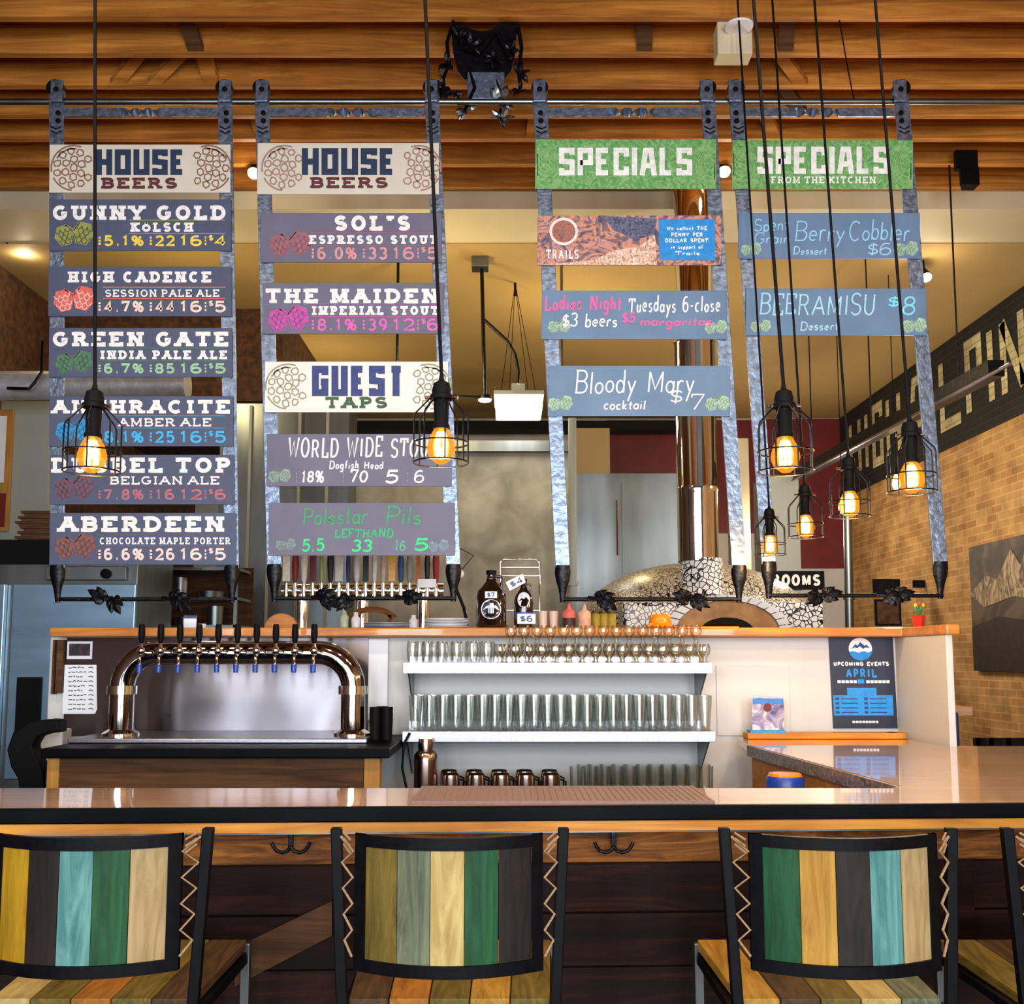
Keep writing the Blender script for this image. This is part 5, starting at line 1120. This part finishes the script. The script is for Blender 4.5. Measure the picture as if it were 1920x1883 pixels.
for i in range(6): mm = on_curve(x, yd2, .055, 0); u0 = -.05+.1*i/6; b.add([mm(u0, .045), mm(u0+.1/6, .045), mm(u0+.1/6, .085), mm(u0, .085)], [(0, 1, 2, 3)])
obj('blue_label', b, ink('2c50a8'), t)
for s, pts, rot in (('$4', [(948, 1092), (980, 1076), (986, 1092), (956, 1108)], 0), ('$6', [(970, 1151), (1004, 1151), (1004, 1170), (970, 1170)], 0)):
    Yt = 5.585; b = B().prism([W(px, py, Yt) for px, py in pts], (0, .002, 0)); tg = obj('price_tag', b, M['paper'], t)
    (ax, ay), (bx_, by), _, (dx, dy) = pts
    mm = lambda u, v: W(ax+(bx_-ax)*u+(dx-ax)*v, ay+(by-ay)*u+(dy-ay)*v, Yt-.001)
    b = B()
    q = B(); write(q, s, 0, 30, 0, 16, lambda u, v: mm(.15+.7*u/30, .18+.64*v/16), 'plain', 3.2); obj('lettering', q, M['navy2'], tg)
wr = thing('wire_rack', 'chrome wire rack standing around the smaller growler', 'rack', (at(975, 5.72), 5.72, ZL))
f = B(); za, zb2 = ZL, W(0, 1048, 5.72).z
xa, xb = at(938, 5.72), at(1012, 5.72)
obj('frame', f.tube([(xa, 5.74, za), (xa, 5.74, zb2-.02), (xa+.02, 5.74, zb2), (xb-.02, 5.74, zb2), (xb, 5.74, zb2-.02), (xb, 5.74, za)], .005, 8), M['chrome'], wr, smooth=60)
for z in (zb2-.045, zb2-.09, ZL+.1): obj('crossbar', B().cyl((xa, 5.74, z), (xb, 5.74, z), .004, n=8), M['chrome'], wr, smooth=60)
obj('foot', B().tube([(xa, 5.66, ZL+.004), (xa, 5.80, ZL+.004)], .004, 8).tube([(xb, 5.66, ZL+.004), (xb, 5.80, ZL+.004)], .004, 8), M['chrome'], wr)
for i, (px, lab) in enumerate(((1019, 'pinkish plastic tumbler next to the smaller growler'), (1039, 'pinkish plastic tumbler next to the red sauce bottle'))):
    tag(obj('plastic_tumbler', B().lathe(shell([(.02, 0), (.024, .09)]), (at(px), YI+.05, ZL), 16), mat('pink_plastic', '#d8b8a8', .4), smooth=40), lab, 'cup', 'plastic tumblers')
def squeeze(px, label, c1, c2, h):
    x = at(px); t = thing('sauce_bottle', label, 'bottle', (x, YI, ZL), 'squeeze bottles')
    obj('body', B().solid([(.034, 0), (.035, h*.4)], (x, YI, ZL), 18), ink(c2), t, smooth=40); obj('shoulder', B().solid([(.034, h*.4), (.034, h*.62), (.02, h*.74)], (x, YI, ZL), 18), ink(c1), t, smooth=40); obj('nozzle', B().solid([(.014, h*.74), (.012, h*.8), (.005, h)], (x, YI, ZL), 14), ink(c1), t, smooth=40)
squeeze(1067, 'squeeze bottle of red sauce beside the plastic tumblers', 'd86058', '3a1c1c', .13); squeeze(1096, 'pale salmon squeeze bottle beside the yellow jars', 'dca888', 'd0a088', .125)
for px, lab, w in ((1117, 'yellow jar beside the salmon squeeze bottle', .026), (1132, 'middle one of the yellow jars', .024), (1147, 'yellowish jar nearest the mosaic oven', .024)):
    t = thing('spice_jar', lab, 'jar', (at(px, 5.62), 5.62, ZL), 'yellow jars'); obj('body', B().solid([(w, 0), (w, .07), (w*.8, .078)], (at(px, 5.62), 5.62, ZL), 16), ink('8c7a20'), t, smooth=40); obj('lid', B().solid([(w*.85, .078), (w*.85, .09)], (at(px, 5.62), 5.62, ZL), 16), ink('4c3c20'), t, smooth=40)
x = at(1238, 5.7); t = thing('orange_pot', 'glossy orange enamel pot in front of the oven', 'pot', (x, 5.7, ZL)); obj('body', B().solid([(.078, 0), (.08, .012), (.06, .03), (.056, .07), (.05, .076)], (x, 5.7, ZL), 28), M['orange'], t, smooth=40); obj('saucer', B().solid([(.1, 0), (.105, .008), (.08, .01)], (x, 5.7, ZL), 28), M['red'], t, smooth=40)
tag(obj('orange_tray', B().boxp(at(1262, 5.72), at(1382, 5.72), 5.66, 5.84, ZL, ZL+.012), M['orange'], bev=.005), 'flat orange tray on the wall cap below the oven mouth', 'tray')
# red pot with flowers
Yr = 5.3; x = W(1745, 1170, Yr).x+.02; x = 2.045; t = thing('flower_pot', 'small red pot of flowers at the right end of the wall cap', 'flower pot', (x, Yr, ZL)); obj('pot', B().solid([(.026, 0), (.034, .055)], (x, Yr, ZL), 4), M['red'], t)
for k in range(9):
    a = k*.7; b = B().leaf((x, Yr, ZL+.05), (math.cos(a)*.5, math.sin(a)*.4, 1), (0, -1, .2), .07, .014); obj('leaf', b, M['leafgreen'], t)
for k, c in enumerate(('e8c020', 'd84020', 'e8c020')): obj('flower', B().sphere((x-.018+.018*k, Yr-.012, ZL+.105+.006*(k % 2)), .01), ink(c), t)
# card holder near the taps
x = at(357); t = thing('card_holder', 'small card holder on the wall cap above the draft taps', 'card holder', (x, YI, ZL)); obj('card', B().boxp(x-.036, x+.03, YI, YI+.006, ZL+.006, ZL+.066), M['paper'], t); obj('header_strip', B().boxp(x-.036, x+.03, YI-.001, YI, ZL+.05, ZL+.066), M['navy2'], t); obj('base', B().boxp(x-.04, x+.035, YI-.02, YI+.03, ZL, ZL+.007), M['white_plastic'], t)
tag(obj('tape_roll', B().lathe([(.012, 0), (.02, 0), (.02, .022), (.012, .022), (.012, 0)], (at(379), YI, ZL), 18), M['paper'], smooth=40), 'small white roll beside the card holder', 'roll')
# plates
def plates(px, w, n, label, m, yd, kind):
    r = w/2/pxm(yd)
    for i in range(n):
        z = ZL+i*.008
        l = label+', '+('lowest' if i == 0 else 'topmost' if i == n-1 else ['', 'second', 'third', 'fourth', 'fifth', 'sixth'][i]+' from the bottom')
        o = obj('plate', B().solid([(r*.6, 0), (r*.65, .003), (r, .010), (r, .013), (r*.6, .006)], (at(px, yd), yd, z), 28), m, smooth=40); tag(o, l, 'plate', kind)
plates(838, 84, 6, 'white plate in the stack left of the large growler', M['white_plastic'], 5.70, 'white plates')
plates(728, 96, 3, 'grey plate in the low stack below the pizza peel', mat('grey_plate', '#9aa4b4', .4), 5.68, 'grey plates')
b = B(); xx = at(526, 5.74)
b.prism([(xx+.09*math.cos(a), 5.74, ZL+.085*math.sin(a)) for a in [math.pi*i/14 for i in range(15)]], (0, .05, 0)); tag(obj('bread_board', b, M['ledge'], bev=.006), 'round topped wooden board standing on the wall cap behind the taps', 'board')
b = B(); n = 14
for i in range(n):
    a0, a1 = math.radians(35+105*i/n), math.radians(35+105*(i+1)/n); xc = at(698, 5.85); r0, r1 = .115, .15
    b.hexa([(xc+r*1.1*math.cos(a), Y_, ZL+.0+r*.85*math.sin(a)) for Y_ in (5.84, 5.86) for a, r in ((a0, r0), (a1, r0), (a1, r1), (a0, r1))])
b.boxp(xc-.09, xc+.11, 5.835, 5.865, ZL, ZL+.012); b.boxp(xc+.085, xc+.105, 5.84, 5.86, ZL, ZL+.08); b.boxp(xc-.1, xc-.08, 5.84, 5.86, ZL, ZL+.08)
tag(obj('bread_rack', b, M['apron']), 'curved wooden rack behind the grey plates', 'rack')
for i, (px, h, c, lab) in enumerate(((645, .1, '9aa890', 'pale green vase-like bottle left of the curved rack'), (667, .085, 'c8c8d0', 'small clear bottle beside the pale green bottle'), (775, .07, 'c0c4c8', 'clear glass jar between grey and white plates'))):
    tag(obj('glass_bottle', B().solid([(.022, 0), (.024, h*.6), (.012, h*.8), (.012, h)], (at(px, 5.62), 5.62, ZL), 16), ink(c), smooth=40), lab, 'bottle')
# guest tap tower behind the second rack
YG = 6.35; x0_, x1_ = W(530, 1100, YG).x, W(832, 1100, YG).x; zg = W(0, 1108, YG).z
t = thing('guest_tap_tower', 'black and chrome guest tap bar with many coloured handles', 'beer tower', ((x0_+x1_)/2, YG, 0))
obj('crossbar', B().cyl((x0_, YG, zg), (x1_, YG, zg), .045, n=16), M['chrome'], t, smooth=50)
for x in (x0_+.12, (x0_+x1_)/2, x1_-.12): obj('post', B().cyl((x, YG, 1.0), (x, YG, zg), .04, n=14), M['chrome'], t, smooth=50)
obj('base', B().boxp(x0_-.05, x1_+.05, YG-.35, YG+.35, 0, 1.0), M['steel2'], t)
hc = ['e0d8cc', '7c2018', 'e8e0d4', '5c1814', '8a9a58', '1c1a1c', 'b8b8bc', '1c2c5c', 'c0c0c4', '141414', 'c8c8cc', 'b0a498', 'd8a458', '2a4c7c', '8c8c94', 'a85c20', '1c1a1c', '8c1c20']
for i, c in enumerate(hc):
    x = x0_+.04+(x1_-x0_-.08)*i/(len(hc)-1); rnd = random.Random(i); h = rnd.uniform(.16, .24); w = rnd.uniform(.012, .024)
    f = B().cyl((x, YG, zg), (x, YG-.09, zg), .014, n=10); f.cyl((x, YG-.09, zg-.06), (x, YG-.09, zg+.04), .012, n=10); fo = obj('faucet', f, M['chrome'], t, smooth=50)
    hb = B()
    if i % 3 == 0: hb.box((x, YG-.09, zg+.05+h/2), (w*2, .02, h))
    else: hb.solid([(.007, .04), (w*.7, .06), (w, .04+h*.6), (w*.7, .04+h)], (x, YG-.09, zg), 10)
    obj('tap_handle', hb, ink(c), fo, smooth=40)
# card on the guest taps
tag(obj('tap_card', B().pbox(783, 818, 1086, 1102, YG-.13, .004), M['paper']), 'white card clipped to the guest tap bar', 'card')
# black wire stand right of the second rack
t = thing('wire_stand', 'black bent wire stand with pale clip right of the second menu rack', 'stand', (at(868, 5.8), 5.8, ZL))
Ys = 5.8
obj('stem', B().tube([W(878, 1176, Ys), W(870, 1140, Ys), W(858, 1110, Ys), W(850, 1080, Ys)], .01, 8), M['black_iron'], t); obj('wire_arm', B().tube([W(858, 1078, Ys), W(888, 1042, Ys), W(850, 1022, Ys)], .003, 6), M['black_iron'], t)
c = W(862, 1077, Ys); obj('clip', B().sphere((c.x, Ys-.02, c.z), .025), M['white_plastic'], t, smooth=60); obj('foot', B().cyl((at(878, Ys), Ys, ZL), (at(878, Ys), Ys, ZL+.01), .03), M['black_iron'], t)
# dark dish rack in the kitchen, left
YD = 7.6; t = thing('dish_rack', 'dark steel dish rack behind the first menu rack', 'rack', (W(350, 1100, YD).x, YD+.2, 0))
for p in (262, 440): obj('upright', to_floor(B(), p, p+6, 1058, YD, .03), M['steel2'], t)
zsh = []
for py in (1172, 1120, 1064):
    z = W(0, py, YD).z; zsh.append(z); obj('shelf', B().boxp(W(262, py, YD).x, W(446, py, YD).x, YD, YD+.4, z-.02, z), M['steel2'], t)
obj('back_panel', B().boxp(W(256, 1100, YD).x, W(448, 1100, YD).x, YD+.42, YD+.44, 0, W(0, 1056, YD).z), M['barn'], t)
for i, (px, z, r, h) in enumerate(((290, zsh[1], .08, .12), (338, zsh[1], .06, .15), (395, zsh[1], .1, .05), (300, zsh[0], .07, .1), (350, zsh[0], .09, .06), (405, zsh[0], .06, .14))):
    xx = W(px, 1100, YD+.15).x; lab = ['tall steel pot', 'steel canister', 'shallow steel pan', 'small steel pot', 'low steel bowl', 'steel pitcher'][i]+(' on the upper level of the dish rack' if z == zsh[1] else ' on the lower level of the dish rack')
    tag(obj('steel_pot', B().solid([(r*.9, 0), (r, h), (r*.92, h), (r*.85, .01)], (xx, YD+.15, z), 18), M['steel2'], smooth=40), lab, 'pot', 'pots on the dish rack')

# ------------------------------------------------------------------ caged pendant lamps
def pendant(px, py_top, px_top, k, Y, label, first=None):
    """px: column of the cage, py_top: top of the socket in the photo, px_top: column of the cord at the top edge"""
    top = W(px, py_top, Y); cz = ZJ+.01; sc = 1.0
    cord_top = W(px_top, 0, Y); ct = cord_top+(cord_top-top)*((cz-cord_top.z)/(cord_top.z-top.z))
    if first is None:
        t = thing('pendant_lamp', label, 'pendant lamp', top, 'caged pendant lamps')
        c = top
        obj('socket', B().solid([(.006, 0), (.008, -.012), (.022, -.02), (.027, -.04), (.026, -.05), (.032, -.055), (.032, -.066), (.022, -.07), (.02, -.135), (.024, -.14), (.024, -.15)], c, 20), M['black'], t, smooth=45)
        cg = B(); R = .076; hh = .245
        for i in range(8):
            a = 2*math.pi*i/8+.2; ca, sa = math.cos(a), math.sin(a)
            cg.tube([c+Vector((.026*ca, .026*sa, -.055)), c+Vector((.03*ca, .03*sa, -.062)), c+Vector((R*.96*ca, R*.96*sa, -.108)), c+Vector((R*ca, R*sa, -.118)), c+Vector((R*ca, R*sa, -hh))], .0024, 6)
        for z, rr in ((-hh, R), (-.19, R)): cg.tube([c+Vector((rr*math.cos(a), rr*math.sin(a), z)) for a in [2*math.pi*i/28 for i in range(28)]], .0024, 6, closed=True)
        obj('cage', cg, M['black_iron'], t, smooth=50)
        for s in (-1, 1): obj('wing_screw', B().cyl(c+Vector((s*.03, 0, -.06)), c+Vector((s*.046, 0, -.06)), .005, n=8), M['chrome'], t)
        bulb = obj('bulb', B().solid([(.016, -.14), (.02, -.15), (.032, -.172), (.039, -.195), (.040, -.210), (.032, -.232), (.012, -.248)], c, 20), M['bulbglass'], t, smooth=60)
        fb = B()
        for i in range(6):
            a = 2*math.pi*i/6; fb.tube([c+Vector((.009*math.cos(a), .009*math.sin(a), -.160)), c+Vector((.015*math.cos(a), .015*math.sin(a), -.19)), c+Vector((.014*math.cos(a+.5), .014*math.sin(a+.5), -.226))], .0042, 6)
        obj('filament', fb, M['hot'], bulb)
        obj('glow_core', B().solid([(.006, -.150), (.020, -.172), (.024, -.20), (.021, -.222), (.004, -.238)], c, 14), M['corona'], bulb, smooth=60)
    else:
        t = first.copy(); C.objects.link(t); t.location = top; t['label'] = label; ORG[t.name] = Vector(top)
        for ch in first.children:
            if not ch.name.startswith('cord'): copy_tree(ch, None, t)
    obj('cord', B().cyl(top, ct, .0052, n=8), M['black'], t)
    L = point('pendant_glow', (0, 0, -.27), 5, (1, .62, .25), .03); L.parent = t
    return t
m, N, L, b_ = nodes('lit_bulb_glass'); N.remove(b_)
e_ = N.new('ShaderNodeEmission'); e_.inputs[0].default_value = (1, .36, .03, 1); e_.inputs[1].default_value = 1.3
t_ = N.new('ShaderNodeBsdfTransparent'); t_.inputs[0].default_value = (1, .75, .4, 1); x_ = N.new('ShaderNodeMixShader'); x_.inputs[0].default_value = .45
L.new(t_.outputs[0], x_.inputs[1]); L.new(e_.outputs[0], x_.inputs[2]); L.new(x_.outputs[0], N['Material Output'].inputs[0]); M['bulbglass'] = m
m, N, L, b_ = nodes('bulb_corona'); N.remove(b_)
e_ = N.new('ShaderNodeEmission'); e_.inputs[0].default_value = (1, .5, .1, 1); e_.inputs[1].default_value = 2.4
t_ = N.new('ShaderNodeBsdfTransparent'); x_ = N.new('ShaderNodeMixShader'); x_.inputs[0].default_value = .72
L.new(t_.outputs[0], x_.inputs[1]); L.new(e_.outputs[0], x_.inputs[2]); L.new(x_.outputs[0], N['Material Output'].inputs[0]); M['corona'] = m
PL = pendant(178, 722, 178, 1, 2.92, 'caged pendant lamp hanging before the leftmost menu rack')
pendant(828, 706, 797, 1, 2.92, 'caged pendant lamp hanging before the second menu rack', PL)
pendant(1469, 722, 1413, 1, 2.92, 'largest caged pendant lamp of the five at right', PL)
pendant(1705, 782, 1641, 1, 3.38, 'caged pendant lamp before the right strap of the last menu rack', PL)
pendant(1590, 850, 1527, 1, 4.05, 'caged pendant lamp hanging between the strap pair, third highest at right', PL)
pendant(1508, 903, 1448, 1, 4.62, 'caged pendant lamp hanging just right and above the smallest one', PL)
pendant(1442, 948, 1383, 1, 5.22, 'smallest and lowest caged pendant lamp, at the left strap of the last rack', PL)
for px, py, px2, lab in ((1680, 890, 1640, 'far bare bulb seen through the rightmost lamp cage'), (1579, 934, 1545, 'far bare bulb seen through the lamp cage near the track')):
    Y = 9.0; p = W(px, py, Y); t = thing('bare_bulb_pendant', lab, 'pendant lamp', p, 'far bare bulbs')
    obj('bulb', B().solid([(.01, 0), (.03, -.05), (.034, -.09), (.02, -.13)], p, 14), M['lampwarm'], t, smooth=60); obj('socket', B().solid([(.012, .06), (.018, 0)], p, 12), M['black'], t); obj('cord', B().cyl(p+Vector((0, 0, .05)), (p.x, p.y, ZK), .004, n=6), M['black'], t)
# ceiling rose of the lamp cords
p = W(1383, 55, 5.3); t = thing('ceiling_rose', 'white square box with round cover on the ceiling', 'ceiling box', (p.x, 5.3, ZJ))
b = B().pbox(1346, 1411, 40, 100, 5.34, .12); obj('box', b, M['cream_paint'], t, bev=.006)
p = W(1384, 54, 5.3); obj('cover', B().solid([(.072, -.006), (.075, .004), (.06, .014)], (p.x, 5.28, p.z), 26), M['white_plastic'], t, smooth=40)
# loose wire at the ceiling
tag(obj('ceiling_wire', B().tube([W(1574, 38, 5.4), W(1588, 120, 5.4), W(1602, 192, 5.4)], .0035, 6), M['black']), 'slanting dark wire between joists and rail', 'wire')

# ------------------------------------------------------------------ kitchen lights
def spot(px, py, Y, label, up=.22, tilt=(0, -.6, -.8), zc=None):
    p = W(px, py, Y); d = Vector(tilt).normalized(); t = thing('spotlight', label, 'spotlight', p, 'ceiling spotlights')
    zc = ZK if zc is None else zc
    obj('stem', B().cyl(p-d*.05, (p.x, p.y+.05, zc), .008, n=8), M['black_iron'], t)
    b = B().cyl(p-d*.1, p, .025, .05, 16); obj('lamp_shade', b, M['black'], t, smooth=40)
    b = B().cyl(p+d*.001, p+d*.012, .044, .04, 16); obj('lens', b, M['lampwarm'], t)
    l = point('spot_glow', d*.12, 5, (1, .85, .6), .04); l.parent = t
spot(476, 325, 7.2, 'small lit spotlight between the first two menu racks', zc=ZJ); spot(1358, 322, 7.2, 'lit amber spotlight between the last two menu racks', zc=ZJ); spot(1737, 520, 8.6, 'lit spotlight right of the last menu rack')
# shaded spots at far left
p = W(14, 438, 8.3); t = thing('cone_lamp', 'lit cone shaped lamp at the far left under the ceiling', 'lamp', p)
d = Vector((.85, -.3, -.25)).normalized(); obj('lamp_shade', B().cyl(p-d*.22, p+d*.1, .1, .035, 20), M['lampwarm'], t, smooth=40); obj('socket', B().cyl(p+d*.1, p+d*.16, .03, .03, 12), M['black_iron'], t); obj('stem', B().cyl(p, (p.x, p.y, ZK), .008, n=8), M['black_iron'], t)
spot(45, 470, 8.6, 'small silver spotlight below the cone lamp at far left', tilt=(.3, -.6, -.7))
# hanging fluorescent
p = W(973, 752, 9.0); t = thing('fluorescent_panel', 'bright hanging fluorescent panel in the kitchen', 'ceiling light', p)
obj('diffuser', B().pbox(929, 1017, 739, 765, 9.0, .5), M['lampwhite'], t, bev=.01); b = B().pbox(926, 1020, 732, 739, 8.99, .52); obj('housing', b, M['greypaint'], t); b = B().pbox(959, 984, 719, 733, 9.2, .1); obj('ballast_box', b, M['greypaint'], t)
q = W(966, 610, 9.2); q.z = ZK
for px in (940, 955, 990, 1004): a = W(px, 733, 9.2); obj('suspension_wire', B().cyl(a, q, .003, n=5), M['black_iron'], t)
obj('chain_hook', B().cyl(q, q-Vector((0, 0, .12)), .012, n=8), M['black_iron'], t)
p = W(900, 580, 8.6); t = thing('drop_lamp', 'small disc lamp on a rod with a curved flexible hose', 'ceiling light', p); p.z = ZK
obj('ceiling_box', B().boxp(p.x-.07, p.x+.07, 8.55, 8.7, ZK-.09, ZK-.001), M['steel2'], t, bev=.004)
q0, q1 = W(903, 598, 8.6), W(909, 744, 8.6); obj('rod', B().cyl((q0.x, 8.62, ZK-.08), (q1.x, 8.62, q1.z), .016, n=10), M['black_iron'], t)
obj('hose', B().tube([W(x, y, 8.62) for x, y in ((908, 600), (930, 620), (952, 640), (966, 665), (972, 695), (971, 720))], .014, 8), M['black_iron'], t, smooth=60)
obj('lamp_head', B().solid([(.05, .035), (.06, 0)], q1-Vector((0, -.02, .02)), 18), M['black_iron'], t, smooth=40); obj('lens', B().solid([(.05, -.012), (.055, 0)], q1-Vector((0, -.02, .02)), 18), M['lampwhite'], t)
obj('side_arm', B().cyl(W(846, 741, 8.62), W(905, 744, 8.62), .008, n=8), M['black_iron'], t)
for px, lab in ((745, 'thin hanging rod seen above the guest taps board'),):
    a = W(px, 636, 8.6); tag(obj('hanging_rod', B().cyl((a.x, 8.6, ZK+.02), (a.x, 8.6, W(px, 740, 8.6).z), .012, n=8), M['black_iron']), lab, 'rod')
for x, y, w in FILL_KITCHEN: point('kitchen_fill', (x, y, ZK-(1.9 if x > 2 else .9)), w, (1, .86, .66) if x > 2 else (1, .79, .40), .12)  # unseen fill points added to brighten the kitchen and brick wall
for x, y in FILL_FRONT: area('front_fill', (x, y, ZJ-.35), (0, 0, 0), .14, .5, 24, (1, .84, .66))  # added area fills, no fixture built for them

p = W(1824, 330, 7.0); t = thing('ceiling_speaker', 'small black speaker hung below the joists at the upper right', 'speaker', (p.x, 7.05, ZJ))
obj('cabinet', B().pbox(1813, 1837, 312, 346, 7.0, .1), M['black'], t, bev=.006); obj('bracket', B().pbox(1803, 1809, 308, 346, 7.0, .03), M['black'], t); obj('hanger', B().boxp(p.x-.1, p.x+.05, 7.02, 7.06, W(0, 314, 7.0).z, ZJ+.02), M['black'], t)
